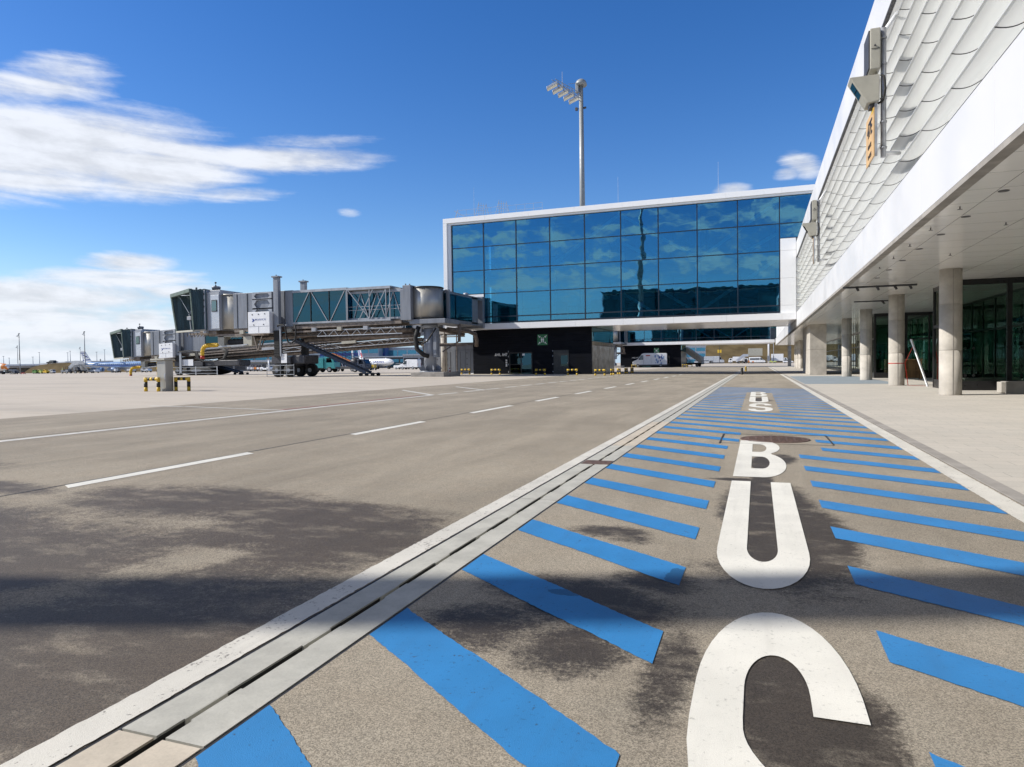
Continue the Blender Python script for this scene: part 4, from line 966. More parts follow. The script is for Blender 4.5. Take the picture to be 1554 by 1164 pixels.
    B(MB().bbox(-41.2, -40.55, 51.85, 51.89, 1.6, 2.45, .01), 'notice_plate', M['vehicle_white'], b, Tg)
    B(MB().bbox(-40.3, -38.9, 52.2, 54.4, 1.5, 2.3, .1), 'drive_unit', M['jb_dark'], b, Tg)
    for xx in (-41.75, -40.45):
        for y in (52.2, 55.4):
            m = MB(); m.lathe([(.0, -.3), (.3, -.3), (.34, -.26), (.55, -.26), (.62, -.18), (.62, .18), (.55, .26), (.34, .26), (.3, .3), (0, .3)], (0,0,0), 28, 'x'); v = [(a, bb, c) for a, bb, c in m.v]; m.v = [(xx+bb, y+a, .3+.62+c) for a, bb, c in v]; w = B(m, 'wheel', M['rubber'], b, Tg)
            m = MB(); m.cyl((xx,y-.33,.92), (xx,y-.29,.92), .2, n=16); B(m, 'rim', M['jb_grey'], w, Tg)
    m = MB()
    for zz in (.55, .95, 1.4): m.beam((-42.6,51.6,zz), (-39.6,51.6,zz), .03, .05)
    for xx in (-42.6, -41.1, -40.4, -39.6): m.beam((xx,51.6,.35), (xx,51.6,1.5), .05, .03)
    B(m, 'wheel_guard', M['steel'], b, Tg)
    m = MB(); m.tube([(-41.2,51.5,4.9), (-41.2,51.5,5.05), (-40.6,51.5,5.1), (-40.35,51.5,4.9), (-40.3,51.5,4.0), (-40.1,51.5,3.5), (-39.7,51.5,3.4), (-39.3,51.5,3.7), (-39.2,51.5,4.6), (-39.35,51.5,5.0)], .07); B(m, 'cable_loop', M['rubber'])
    m = MB(); m.beam((-41.0,51.6,2.2), (-41.0,51.6,5.0), .12, .12); m.beam((-41.0,51.6,5.0), (-40.3,51.6,5.05), .1, .1); B(m, 'cable_mast', M['jb_light'])
    # service stairs down to the apron
    m = MB()
    za, zb = 3.95-drop*g(Tx(-40.6)), .6; xa, xb = Tx(-42.3), Tx(-42.3)+8.3
    for y in (54.6+dy, 55.6+dy): m.beam((xa,y,za), (xb,y,zb), .1, .24)
    n = 20
    for k in range(n): q = (k+.5)/n; m.box(xa+(xb-xa)*q-.14, xa+(xb-xa)*q+.14, 54.65+dy, 55.55+dy, za+(zb-za)*q-.02, za+(zb-za)*q+.02)
    m.beam((xb-.4,55.1+dy,.52), (xb+.9,55.1+dy,.52), 1.0, .08); st = m.build('service_stairs', M['navy'], t)
    m = MB()
    for y in (54.6+dy, 55.6+dy):
        for h in (.5, 1.0): m.cyl((xa,y,za+h), (xb,y,zb+h), .022, n=6)
        for k in range(9): q = k/8; m.cyl((xa+(xb-xa)*q,y,za+(zb-za)*q), (xa+(xb-xa)*q,y,za+(zb-za)*q+1.0), .018, n=6)
    m.build('handrail', M['navy'], st)
    for xx in (xb-.5, xb+.75):
        for yy in (54.5, 55.5): m = MB(); m.cyl((xx,yy+dy,.45), (xx,yy+.2+dy,.45), .16, n=14); m.build('castor', M['rubber'], st)
    # white control cabinet with lettering
    m = MB(); m.bbox(-44.4, -41.98, 51.35, 52.2, 4.36, 6.34, .02); c = B(m, 'control_cabinet', M['vehicle_white'])
    m = MB(); m.box(-44.32, -42.05, 51.338, 51.348, 5.0, 5.012); m.box(-43.22, -43.2, 51.338, 51.348, 4.42, 5.0)
    for xx, zz in ((-43.9,6.1),(-43.2,6.12),(-42.5,6.14),(-43.75,5.15),(-42.65,5.17)): m.cyl((xx,51.35,zz), (xx,51.33,zz), .06, n=8)
    B(m, 'cabinet_latch', M['plastic'], c)
    zc = 5.62-drop*g(Tx(-43.2))
    lettering('cabinet_lettering', 'W A B I C O', .23, M['royal'], c, (Tx(-43.0), 51.343+dy, zc), FACE_Y, extrude=.004)
    m = MB()
    for k in range(3):
        q = -43.95+.07*k; m.prism([(q, 5.42+.02*k), (q+.05, 5.42+.02*k), (q+.16, 5.58), (q+.05, 5.74-.02*k), (q, 5.74-.02*k), (q+.11, 5.58)], 51.336, 51.346)
    B(m, 'cabinet_logo', M['royal'], c)
    # cab at the far end
    m = MB(); m.lathe([(1.62, 4.95), (1.62, 8.18)], (-47.9, 53.95, 0), 36); m.lathe([(1.6, 8.18), (1.68, 8.18), (1.68, 8.28), (0, 8.36)], (-47.9, 53.95, 0), 36); B(m, 'cab_drum', M['silver_skin'])
    m = MB(); m.prism([(-49.9,52.1),(-48.35,52.05),(-48.2,55.8),(-49.9,55.8)], 4.85, 8.5, 'z'); m.bbox(-49.7, -48.4, 52.3, 55.4, 8.5, 8.72, .03); c = B(m, 'cab', M['jb_light'])
    m = MB(); m.bbox(-49.35, -48.35, 52.0, 52.06, 5.0, 8.2, .01); d = B(m, 'cab_door', M['vehicle_silver'], c)
    m = MB(); m.bbox(-49.22, -48.55, 51.96, 51.995, 6.62, 7.75, .01); w = B(m, 'window_frame', M['plastic'], d); m = MB(); m.box(-49.15, -48.62, 51.945, 51.958, 6.7, 7.68); B(m, 'pane', M['clear_glass'], w)
    m = MB(); m.bbox(-50.25, -49.92, 51.9, 55.9, 4.6, 8.75, .02)
    fr = B(m, 'cab_frame', M['jb_light'], c)
    m = MB()
    for k, zz in enumerate((8.35, 7.75, 7.15, 6.55)): m.cyl((-50.09,51.86,zz), (-50.09,51.89,zz), .14-.012*k, n=12)
    B(m, 'frame_hole', M['black'], fr)
    m = MB(); m.bbox(-51.0, -49.0, 52.3, 55.4, 4.45, 4.84, .03); B(m, 'cab_floor', M['brown_steel'], c)
    m = MB(); m.lathe([(.38, 8.6), (.38, 9.05), (.42, 9.05), (.42, 9.2), (.34, 9.25), (0, 9.25)], (-50.1, 53.6, 0), 18); B(m, 'roof_fan', M['jb_grey'], c)
    for xx, h in ((-52.0, 9.15), (-49.6, 9.55)):
        m = MB(); m.cyl((xx,53,8.5), (xx,53,h), .025, n=6); m.lathe([(0,-.12),(.1,-.08),(.1,.02),(0,.06)], (xx,53,h), 10); m.lathe([(0,-.1),(.08,-.06),(.08,.0),(0,.04)], (xx,53,h-.28), 10); B(m, 'beacon', M['plastic'], c)
    # pleated hood, mouth turned toward the viewer's left
    A0, A1, Bm0, Bm1 = Vector((-55.1,53.5,4.97)), Vector((-55.6,53.4,8.55)), Vector((-50.95,51.5,4.86)), Vector((-51.2,51.45,8.72))
    m = MB(); n = 14; prev = None
    for k in range(n+1):                                # near side wall
        q = k/n; off = (.06 if k % 2 else -.02)
        lo = Vector((-50.95+1.1*q, 51.5+.5*q-off, 4.86+.05*q)); hi = Vector((-51.2+1.35*q, 51.45+.55*q-off, 8.70+.05*q))
        cur = [lo, hi]
        if prev: m.add([prev[0], cur[0], cur[1], prev[1]], [(0,1,2,3)])
        prev = cur
    prev = None
    for k in range(n+1):                                # far side wall
        q = k/n; off = (.06 if k % 2 else -.04); lo = Vector((-55.1+4.9*q, 53.5+2.4*q+off, 4.95)); hi = Vector((-55.6+5.4*q, 53.4+2.5*q+off, 8.55+.2*q)); cur = [lo, hi]
        if prev: m.add([prev[0], cur[0], cur[1], prev[1]], [(0,1,2,3)])
        prev = cur
    prev = None
    for k in range(9):                                  # sloping top
        q = k/8; a = Vector((-55.6+5.4*q, 53.4+2.5*q, 8.57+.2*q)); b = Vector((-51.2+1.35*q, 51.45+.55*q, 8.72+.05*q)); o = Vector((0,0,.05 if k % 2 else 0)); cur = [a+o, b+o]
        if prev: m.add([prev[0], cur[0], cur[1], prev[1]], [(0,1,2,3)])
        prev = cur
    h = B(m, 'hood', M['canvas'], c, fix=False)
    sol = h.modifiers.new('thickness', 'SOLIDIFY'); sol.thickness = .05
    m = MB(); m.beam(A0, A1, .22, .16); m.beam(Bm0, Bm1, .18, .14); m.beam(A1+Vector((0,0,.0)), Bm1, .3, .34); B(m, 'hood_edge', M['canvas_lit'], h)
    m = MB(); m.beam(A0-Vector((0,0,.05)), Bm0-Vector((0,0,.02)), .26, .16); m.beam(Bm0, (-49.9,51.9,4.9), .12, .12); B(m, 'bumper', M['beige'], h)
    m = MB(); m.beam((-54.4,53.3,8.3), (-52.9,52.9,6.7), .05, .05); m.beam((-52.8,52.9,6.6), (-52.3,53.1,8.1), .05, .05); m.beam((-52.9,52.9,6.6), (-52.6,52.8,5.0), .06, .06); m.bbox(-53.0, -52.5, 52.7, 53.0, 6.0, 6.35, .02); B(m, 'hood_arm', M['jb_light'], h)
    m = MB(); m.box(-50.35, -50.26, 52.2, 55.6, 4.9, 8.4); B(m, 'cab_doorway', M['interior_dark'], c)
    m = MB(); m.box(-51.2, -50.5, 52.9, 53.6, 5.0, 7.9); B(m, 'roller_shutter', M['jb_light'], c)
    m = MB()
    for k in range(9): q = k/8; m.beam((-53.2+3.6*q, 52.9-.4*q, 4.75), (-53.0+3.6*q, 52.7, 4.25+.15*random.random()), .07, .07); m.beam((-52.8+3*q, 53, 4.3), (-52.5+3*q, 53.3, 4.75), .05, .05)
    m.beam((-53.4,53.4,4.62), (-49.6,52.6,4.62), .16, .14); B(m, 'hood_linkage', M['brown_steel'], c)
    # air unit and yellow hose slung under the tunnel
    m = MB(); m.bbox(-49.05, -48.3, 52.5, 53.4, 3.2, 4.4, .02); m.bbox(-46.0, -45.0, 52.5, 53.4, 3.3, 4.5, .02); m.box(-49, -45, 52.5, 53.6, 4.2, 4.42); au = B(m, 'air_unit', M['beige'])
    m = MB()
    for k in range(16): xx = -48.2+.14*k; m.lathe([(.0, -.05), (.26, -.05), (.3, 0), (.26, .05), (0, .05)], (xx, 53.2, 3.72+.02*math.sin(k*2)), 14, 'x')
    B(m, 'hose_coil', M['plastic'], au)
    m = MB(); m.beam((-49.0,52.7,3.28), (-45.5,52.7,3.42), .5, .1); B(m, 'hose_trough', M['steel'], au)
    pts = [(-48.95,52.6,3.45)]+[(-49.2-.13*k,52.6,3.45) for k in range(1, 11)]+[(-50.75,52.6,3.36), (-50.95,52.6,3.2), (-51.05,52.6,2.95), (-51.08,52.6,2.7), (-51.08,52.6,2.45)]
    m = MB(); m.tube(pts, .17, 12)
    for p_, q_ in zip(pts, pts[1:]):
        c_ = (Vector(p_)+Vector(q_))/2; d_ = (Vector(q_)-Vector(p_)).normalized(); m.cyl(c_-d_*.03, c_+d_*.03, .21, n=12)
    hs_ = B(m, 'yellow_hose', M['yellow'], au); B(MB().cyl((-51.08,52.6,2.45), (-51.08,52.6,2.15), .19, n=12), 'hose_nozzle', M['red'], hs_)
    # fixed corridor to the building
    if corr == 'y':
        f = MB(); x0, x1, ya, yb = -28.4, -25.85, 54.6, 63.6
        for xx in (x0, x1):
            for zz in (5.22, 7.62): f.beam((xx,ya,zz), (xx,yb,zz), .12, .16)
            for yy in (55.3, 56.7, 58.3, 59.9, 61.3): f.beam((xx,yy,5.2), (xx,yy,7.6), .05, .05)
            for k in range(3): f.beam((xx-.05,55.5+1.9*k,5.3), (xx-.05,56.3+1.9*k,7.55), .09, .05); f.beam((xx-.05,56.3+1.9*k,7.55), (xx-.05,57.1+1.9*k,5.3), .09, .05)
        f.box(x0, x1, ya, yb, 7.66, 7.8); f.box(x0, x1, ya, yb, 5.02, 5.16)
        f.box(x0-.1, x1+.06, 60.5, 62.0, 5.0, 7.78); f.bbox(x0-.15, x1+.12, 63.1, 63.6, 4.85, 7.95, .02)
        o = B(f, 'corridor', M['jb_grey']); B(MB().box(x1+.065, x1+.09, ya, 60.5, 5.3, 7.55).box(x0-.09, x0-.065, ya, 60.5, 5.3, 7.55), 'corridor_glass', M['teal_glass'], o)
        m = MB(); m.lathe([(.25, 7.8), (.25, 8.15), (0, 8.2)], (-26.6, 61.0, 0), 14); B(m, 'roof_vent', M['jb_light'], o)
        m = MB(); m.bbox(-25.75, -25.55, 57.0, 57.3, 3.3, 5.0, .01); m.beam((-25.6,57.1,3.4), (-26.4,55.2,2.4), .1, .1); m.beam((-28,56,3.0), (-25,57.3,3.0), .12, .2); m.beam((-31,60,3.2), (-25.5,60,3.2), .2, .25); m.cyl((-28,57,4.6), (-28,63.4,4.3), .2, n=12); m.tube([(-27.2,58,4.55), (-26.4,61,4.45), (-26.2,62.2,4.2), (-26.2,62.6,3.6), (-26.3,62.7,3.0)], .2, 12); B(m, 'pipework', M['brown_steel'], o)
        m = MB()
        for xx in (-30.6, -29.2, -27.9): m.cyl((xx,61.5,.3), (xx,61.5,4.9), .06, n=8)
        for zz in (3.3, 4.0, 4.6): m.beam((-31,61.5,zz), (-27,61.5,zz), .08, .1)
        B(m, 'support_rack', M['brown_steel'], o)
    else:
        f = MB(); f.bbox(-25.2, -21., 52.6, 55.4, 5.0, 7.8, .02); B(f, 'corridor', M['jb_grey'])
    return t
J1 = jet_bridge(0, 0, 0, 0, 'nearer and larger grey jet bridge with glazed tunnel joined to the near glass pier')
J2 = jet_bridge(-9.5, 20.1, 23., 2.12, 'lower looking jet bridge parked behind the nearer one, at far left', corr='x')
J3 = jet_bridge(.2, 78.3, 0, 0, 'jet bridge of the far pier, only its silver drum visible beside the black gate building')

# ------------------------------------------------------------------ floodlight masts
def mast(label, loc):
    t = thing('floodlight_mast', label, 'light mast', (0, 0, 0), 'tall floodlight masts')
    m = MB(); m.cyl((0,0,0), (0,0,12), .46, .40, 16); m.cyl((0,0,12), (0,0,34.6), .40, .25, 16); m.cyl((0,0,0), (0,0,.3), .8, n=16); m.build('shaft', M['mast_grey'], t)
    m = MB(); m.lathe([(.735, 34.6), (.70, 34.85), (.55, 35.12), (.32, 35.28), (0, 35.34)], (0,0,0), 24); m.lathe([(.26, 34.50), (.66, 34.50), (.735, 34.59)], (0,0,0), 24, 'z', False); m.build('dome_cap', M['mast_grey'], t)
    m = MB(); d = Vector((-.26, -.965, 0)); nrm = Vector((.965, -.26, 0))
    a0, a1 = Vector((0,0,32.85)), d*6.6+Vector((0,0,32.85)); b0, b1 = Vector((0,0,33.50)), d*6.6+Vector((0,0,33.20))
    for s in (-.22, .22):
        m.beam(a0+nrm*s, a1+nrm*s, .06, .06); m.beam(b0+nrm*s, b1+nrm*s, .05, .05)
        for k in range(6):
            p, q = k/6, (k+1)/6; m.beam(a0.lerp(a1, p)+nrm*s, b0.lerp(b1, (p+q)/2)+nrm*s, .035, .035); m.beam(b0.lerp(b1, (p+q)/2)+nrm*s, a0.lerp(a1, q)+nrm*s, .035, .035)
    m.beam((0,0,34.95), d*3.2+Vector((0,0,33.75)), .05, .05); m.cyl(d*4.6+Vector((0,0,33.15)), d*4.6+Vector((0,0,34.75)), .03, .015, 6)
    m.bbox(-.6, -.25, -.5, -.1, 33.65, 34.85, .02); m.build('lamp_arm', M['mast_grey'], t)
    for k in range(5):
        c = d*(1.2+1.28*k)+Vector((0,0,32.65)); m = MB(); m.bbox(-.85, .45, -.42, .42, -.14, .12, .03); m.v = [(c.x+x*.97-y*.2-.12, c.y+y+x*.1, c.z+z+x*.38) for x, y, z in m.v]; h = m.build('floodlight', M['steel'], t)
        m = MB(); m.box(-.78, .38, -.36, .36, -.155, -.143); m.v = [(c.x+x*.97-y*.2-.12, c.y+y+x*.1, c.z+z+x*.38) for x, y, z in m.v]; m.build('lens', M['lamp_glass'], h)
    m = MB(); m.bbox(-.75, -.45, -.2, .1, 31.65, 32.00, .02); m.cyl((.3,0,31.85), (.62,0,31.90), .12, n=10); m.beam((-.6,0,31.85), (.3,0,31.85), .06, .06); m.build('camera_unit', M['plastic'], t)
    t.location = loc; return t
FM = mast('tall floodlight mast with domed top and five lamps rising behind the near glass pier', at(886.5, 560, 86.0).to_tuple())
FM.location.z = 0; FM.scale = (1, 1, 1.034)
dup(FM, (-20.8, -3.5, .17), R(150), 'tall floodlight mast beside the viewer whose shadow crosses the foreground')
for px, dp, top, lb in ((30.5, 215, 505, 'tallest grey floodlight mast at the far left beside the orange aircraft'), (129.5, 225, 502, 'floodlight mast just left of the striped tail fin of the pale blue aircraft'), (27.5, 330, 524, 'thin floodlight mast half hidden behind the tallest far left mast'), (122.5, 330, 526, 'smaller far mast on the embankment left of the pale blue aircraft')):
    g = on_ground(px, dp); hgt = at(px, top, dp).z-g.z
    dup(FM, g, R(60), lb, s=hgt/35.6)
# ------------------------------------------------------------------ yellow and black guards, cone, posts
def guard(label, w=.86, h=.56, r=.085, loc=(0,0,0), rz=0, group='yellow and black guard rails'):
    t = thing('guard_rail', label, 'guard rail', (0,0,0), group)
    m = MB()
    segs = []
    for s in (-1, 1):
        x = s*w/2
        for k, (a, b) in enumerate(((0, .3), (.3, .68), (.68, 1.0))): segs.append(((x,0,a*h), (x,0,b*h), k % 2))
    n = 5
    for k in range(n): segs.append(((-w/2+w*k/n,0,h-r), (-w/2+w*(k+1)/n,0,h-r), k % 2))
    post = [MB(), MB()]; rail = MB()
    for i, (p, q, c) in enumerate(segs):
        if i < 3: mb = post[0]
        elif i < 6: mb = post[1]
        else: mb = rail
        mb.mi = c; mb.cyl(p, q, r if i < 6 else r*.98, n=14)
    for p in post: p.build('post', [M['yellow'], M['bandblack']], t)
    rail.build('rail', [M['yellow'], M['bandblack']], t)
    t.location = loc; t.rotation_euler.z = rz; return t
gl = ['guard rail nearest the traffic cone, left end of the near gate building', 'guard rail on the near gate building front under the A46 lettering', 'guard rail right of the glass door under the green assembly sign', 'guard rail before the right dark door of the near gate building', 'guard rail at the right corner of the near gate building']
g0 = guard(gl[0], loc=(-27.6, 62.9, .25))
for (x, y), l in zip(((-23.97,61.9),(-19.05,60.7),(-15.9,60.4),(-12.95,58.6)), gl[1:]): dup(g0, (x, y, gz(x)), 0 if y > 59 else R(-8), l)
for (x, y), l in zip(((-12.32,60.9),(-12.45,64.6),(-12.55,69.0),(-12.65,73.0)), ('first guard rail of the row running back along the bronze side wall', 'second guard rail of the row running back along the bronze side wall', 'third guard rail of the row along the bronze side wall', 'last guard rail of the row along the bronze side wall')):
    dup(g0, (x, y, gz(x)), R(88), l)
for (x, y), l in zip([on_ground(q, w)[:2] for q, w in ((962, 139), (1021, 140), (1039, 138), (1047, 141))], ('small far guard rail in front of the silver van', 'small far guard rail right of the silver van', 'small far guard rail at the right corner of the far gate building', 'small far guard rail beside the white boarding stairs')): dup(g0, (x, y, gz(x)), 0, l)
gb = guard('yellow and black guard rail at the left front of the steel cabinet', .64, .62, .075, (-25.15, 22.95, gz(-25.1)), R(8), 'guard rails round the steel cabinet')
dup(gb, (-24.25, 23.75, gz(-24.3)), R(10), 'yellow and black guard rail right of the steel cabinet on the open apron')
t = thing('steel_cabinet', 'tall stainless steel post cabinet with flat cap on the open apron at left', 'cabinet', (-24.9, 23.35, .22))
m = MB(); m.bbox(-25.12, -24.62, 23.2, 23.62, .2, 1.58, .012); m.build('cabinet_body', M['silver_skin'], t)
m = MB(); m.bbox(-25.42, -24.58, 23.12, 23.7, 1.585, 1.66, .015); m.build('cap', M['beige'], t)
m = MB()
for k in range(5): m.mi = k % 2; m.box(-25.19, -25.125, 23.25, 23.4, .95+.12*k, .95+.12*(k+1))
m.build('hazard_strip', [M['yellow'], M['bandblack']], t)
MB().box(-24.7, -24.62, 23.18, 23.198, .7, 1.0).build('lock', M['steel'], t)
t = thing('traffic_cone', 'red and white traffic cone beside the jet bridge pedestal', 'cone', (-27.3, 58.5, .24))
m = MB(); m.bbox(-27.5, -27.1, 58.3, 58.7, .24, .28, .01); m.build('cone_base', M['red'], t)
m = MB(); z = .28; rr = .15
for k in range(5): m.mi = (0 if k % 2 == 0 else 1); m.lathe([(rr, z), (rr-.025, z+.135)], (-27.3, 58.5, 0), 16); z += .135; rr -= .025
m.build('cone_body', [M['red'], M['sign_white']], t)
def bollard(px, dp, h, label, cols):
    g = on_ground(px, dp); t = thing('bollard', label, 'bollard', g, 'bollards beside the drain'); m = MB()
    for k in range(5): m.mi = k % 2; m.cyl((g.x, g.y, g.z+h*k/5), (g.x, g.y, g.z+h*(k+1)/5), .11, n=14)
    m.build('post', cols, t); MB().lathe([(.11, h), (.09, h+.03), (0, h+.04)], (g.x, g.y, g.z), 14).build('cap', cols[0], t)
bollard(1126, 60.5, .56, 'black bollard with thin yellow bands in the shade of the near pier', [M['bandblack'], M['bandblack']])
bollard(1131.8, 80, .5, 'yellow and black bollard in sun just behind the black one', [M['yellow'], M['bandblack']])

# ------------------------------------------------------------------ vehicles
def wheel(par, x, y, r=.36, w=.24, mat=None):
    m = MB(); m.lathe([(0, -w/2), (r*.8, -w/2), (r, -w/3), (r, w/3), (r*.8, w/2), (0, w/2)], (0,0,0), 22, 'x'); m.v = [(x+b, y+a, r+c) for a, b, c in m.v]; o = m.build('wheel', M['rubber'], par)
    s = -1 if y < 0 else 1; m = MB(); m.cyl((x, y+s*(w/2-.01), r), (x, y+s*(w/2+.012), r), r*.55, n=16); m.build('rim', mat or M['steel'], o)
def place(t, px, dp, rz, s=1.): g = on_ground(px, dp); t.location = g; t.rotation_euler.z = rz; t.scale = (s, s, s); return t
def panel_van(label, px, dp, rz, paint, L=6.6, Wd=2.0, H=2.75, livery=False, cat='van', group=None, glazed=False):
    t = thing('van', label, cat, (0,0,0), group)
    h = L/2; k = H/2.75
    prof = [(-h, .45), (-h, 2.55*k), (-h+.12, 2.7*k), (h-2.35, 2.75*k), (h-1.95, 2.62*k), (h-1.05, 1.55*k), (h-.35, 1.30*k), (h-.05, 1.05*k), (h, .45)]
    m = MB(); m.prism(prof, -Wd/2, Wd/2, 'y'); m.build('body', paint, t, bevel=.07)
    m = MB(); m.bbox(-h-.03, h+.03, -Wd/2-.02, Wd/2+.02, .28, .55, .03); m.build('skirt', M['plastic'], t)
    for s in (-1, 1):
        y0, y1 = sorted((s*(Wd/2-.02), s*(Wd/2+.012)))
        m = MB(); m.prism([(h-2.2, 1.45*k), (h-1.25, 1.45*k), (h-1.7, 2.3*k), (h-2.2, 2.4*k)], y0, y1); m.build('side_window', M['car_glass'], t)
        if glazed: m = MB(); m.box(-h+.4, h-2.5, y0, y1, 1.5*k, 2.2*k); m.build('side_window', M['car_glass'], t)
        m = MB(); m.box(h-2.28, h-2.25, y0, y1, .6, 2.4*k); m.box(-.3, -.27, y0, y1, .6, 2.4*k); m.build('door_seam', M['plastic'], t)
        m = MB(); m.bbox(h-1.55, h-1.35, s*(Wd/2+.12)-.1, s*(Wd/2+.12)+.1, 1.45*k, 1.8*k, .02); m.build('mirror', M['plastic'], t)
        wheel(t, h-1.1, s*(Wd/2-.1)); wheel(t, -h+1.3, s*(Wd/2-.1))
        m = MB(); m.box(h-.28, h-.02, s*(Wd/2-.3)-.16, s*(Wd/2-.3)+.16, .85, 1.05); m.build('headlight', M['lamp_glass'], t)
        m = MB(); m.box(-h-.015, -h+.01, s*(Wd/2-.12)-.07, s*(Wd/2-.12)+.07, .9, 1.5); m.build('tail_light', M['red'], t)
    m = MB(); m.add([(h-1.92,-Wd/2+.12,2.56*k),(h-1.92,Wd/2-.12,2.56*k),(h-1.1,Wd/2-.12,1.62*k),(h-1.1,-Wd/2+.12,1.62*k),(h-1.88,-Wd/2+.12,2.60*k),(h-1.88,Wd/2-.12,2.60*k),(h-1.06,Wd/2-.12,1.66*k),(h-1.06,-Wd/2+.12,1.66*k)], [(0,1,2,3),(7,6,5,4),(0,4,5,1),(1,5,6,2),(2,6,7,3),(3,7,4,0)]); m.build('windscreen', M['car_glass'], t)
    if livery:
        for s in (-1, 1):
            y0, y1 = sorted((s*(Wd/2+.002), s*(Wd/2+.014)))
            m = MB(); m.box(-.1, .75, y0, y1, 2.28, 2.5); m.build('red_badge', M['red'], t)
            rnd = random.Random(3)
            for i in range(26):
                x = -2.9+1.9*rnd.random(); z = .75+1.7*rnd.random(); q = .08+.2*rnd.random(); m = MB()
                m.prism([(x+q*.6*math.cos(R(a)), z+q*math.sin(R(a))) for a in range(0, 360, 45)], y0, y1+s*.002*i*.1); m.build('livery_mark', M['sky_blue'] if i % 3 else M['royal'], t)
    return place(t, px, dp, rz)
panel_van('silver white delivery van with red badge and blue markings before the far gate building', 986, 141, R(180+8), M['vehicle_white'], 7.0, 2.1, 2.9, True)
def car(label, px, dp, rz, paint, group='parked cars in the distance', est=False):
    t = thing('car', label, 'car', (0,0,0), group)
    m = MB(); m.prism([(-2.15,.35),(-2.15,.9),(-1.95,1.0),(1.0,1.0),(1.95,.88),(2.15,.7),(2.15,.35)], -.88, .88); m.build('body', paint, t, bevel=.08)
    m = MB(); top = [(-1.95,.99),(-1.6,1.48),(.2,1.5),(1.05,.99)] if not est else [(-2.1,.99),(-2.0,1.5),(.2,1.52),(1.05,.99)]; m.prism(top, -.76, .76); m.build('cabin', M['car_glass'], t, bevel=.05)
    m = MB(); m.bbox(-1.55, .15, -.72, .72, 1.49, 1.54, .02); m.build('roof', paint, t)
    for s in (-1, 1): wheel(t, 1.35, s*.78, .32, .2); wheel(t, -1.35, s*.78, .32, .2)
    return place(t, px, dp, rz)
def lorry(label, px, dp, rz, cab, box, L=7., H=3.4, boxz=1.0, group=None, cat='truck', tank=False, scl=1.):
    t = thing('truck', label, cat, (0,0,0), group); h = L/2
    m = MB(); m.box(-h, h, -.9, .9, .55, .85); m.build('chassis', M['plastic'], t)
    m = MB(); m.prism([(h-1.9,.6),(h-1.9,2.5),(h-.5,2.5),(h-.1,1.6),(h,.6)], -1.05, 1.05); c = m.build('cab', cab, t, bevel=.06)
    m = MB(); m.prism([(h-.44,2.35),(h-.1,1.65),(h-.06,1.65),(h-.4,2.4)], -.9, .9); m.build('windscreen', M['car_glass'], c)
    for s in (-1, 1):
        y0, y1 = sorted((s*1.04, s*1.06)); m = MB(); m.prism([(h-1.5,1.6),(h-.5,1.6),(h-.75,2.3),(h-1.5,2.3)], y0, y1); m.build('side_window', M['car_glass'], c)
        for x in (h-1., -h+1.2): wheel(t, x, s*.95, .45, .3)
    m = MB()
    if tank: m.lathe([(0, -h), (.8, -h+.05), (1.0, -h+.35), (1.0, h-2.4), (.8, h-2.1), (0, h-2.05)], (0,0,1.85), 20, 'x')
    else: m.bbox(-h, h-2.0, -1.15, 1.15, boxz, H, .04)
    m.build('load_box', box, t); return place(t, px, dp, rz, scl)
def cart(label, px, dp, rz, load, group='baggage carts and dollies', n=3):
    t = thing('baggage_cart', label, 'cart', (0,0,0), group)
    m = MB(); m.box(-1.4, 1.4, -.7, .7, .4, .5)
    m.build('bed', M['plastic'], t); m = MB()
    for x in (-1.35, 1.35):
        for y in (-.65, .65): m.box(x-.03, x+.03, y-.03, y+.03, .5, 1.6)
    m.box(-1.4, 1.4, -.7, .7, 1.6, 1.66); m.build('cart_frame', M['jb_light'], t)
    rnd = random.Random(int(px))
    for k in range(n): x = -1.2+.9*k; m = MB(); m.bbox(x, x+.7, -.5, .45, .5, .9+.5*rnd.random(), .04); m.build('suitcase', load if k != 1 else M['vehicle_white'], t)
    for x in (-1., 1.):
        for y in (-.62, .62): wheel(t, x, y, .2, .12)
    return place(t, px, dp, rz)
def tug(label, px, dp, rz, paint, group='apron tractors'):
    t = thing('apron_tractor', label, 'tractor', (0,0,0), group)
    m = MB(); m.prism([(-1.5,.4),(-1.5,1.0),(-.6,1.05),(-.4,.8),(.3,.8),(.5,1.15),(1.5,1.0),(1.55,.4)], -.75, .75); m.build('body', paint, t, bevel=.05)
    m = MB()
    for x in (-.55, .45):
        for y in (-.68, .68): m.box(x-.03, x+.03, y-.03, y+.03, 1., 1.95)
    m.box(-.65, .55, -.75, .75, 1.95, 2.02); m.build('canopy', M['plastic'], t)
    m = MB(); m.bbox(-.3, .1, -.5, .5, .8, 1.3, .05); m.build('seat', M['black'], t)
    for s in (-1, 1): wheel(t, 1., s*.68, .33, .22); wheel(t, -1., s*.68, .33, .22)
    return place(t, px, dp, rz)
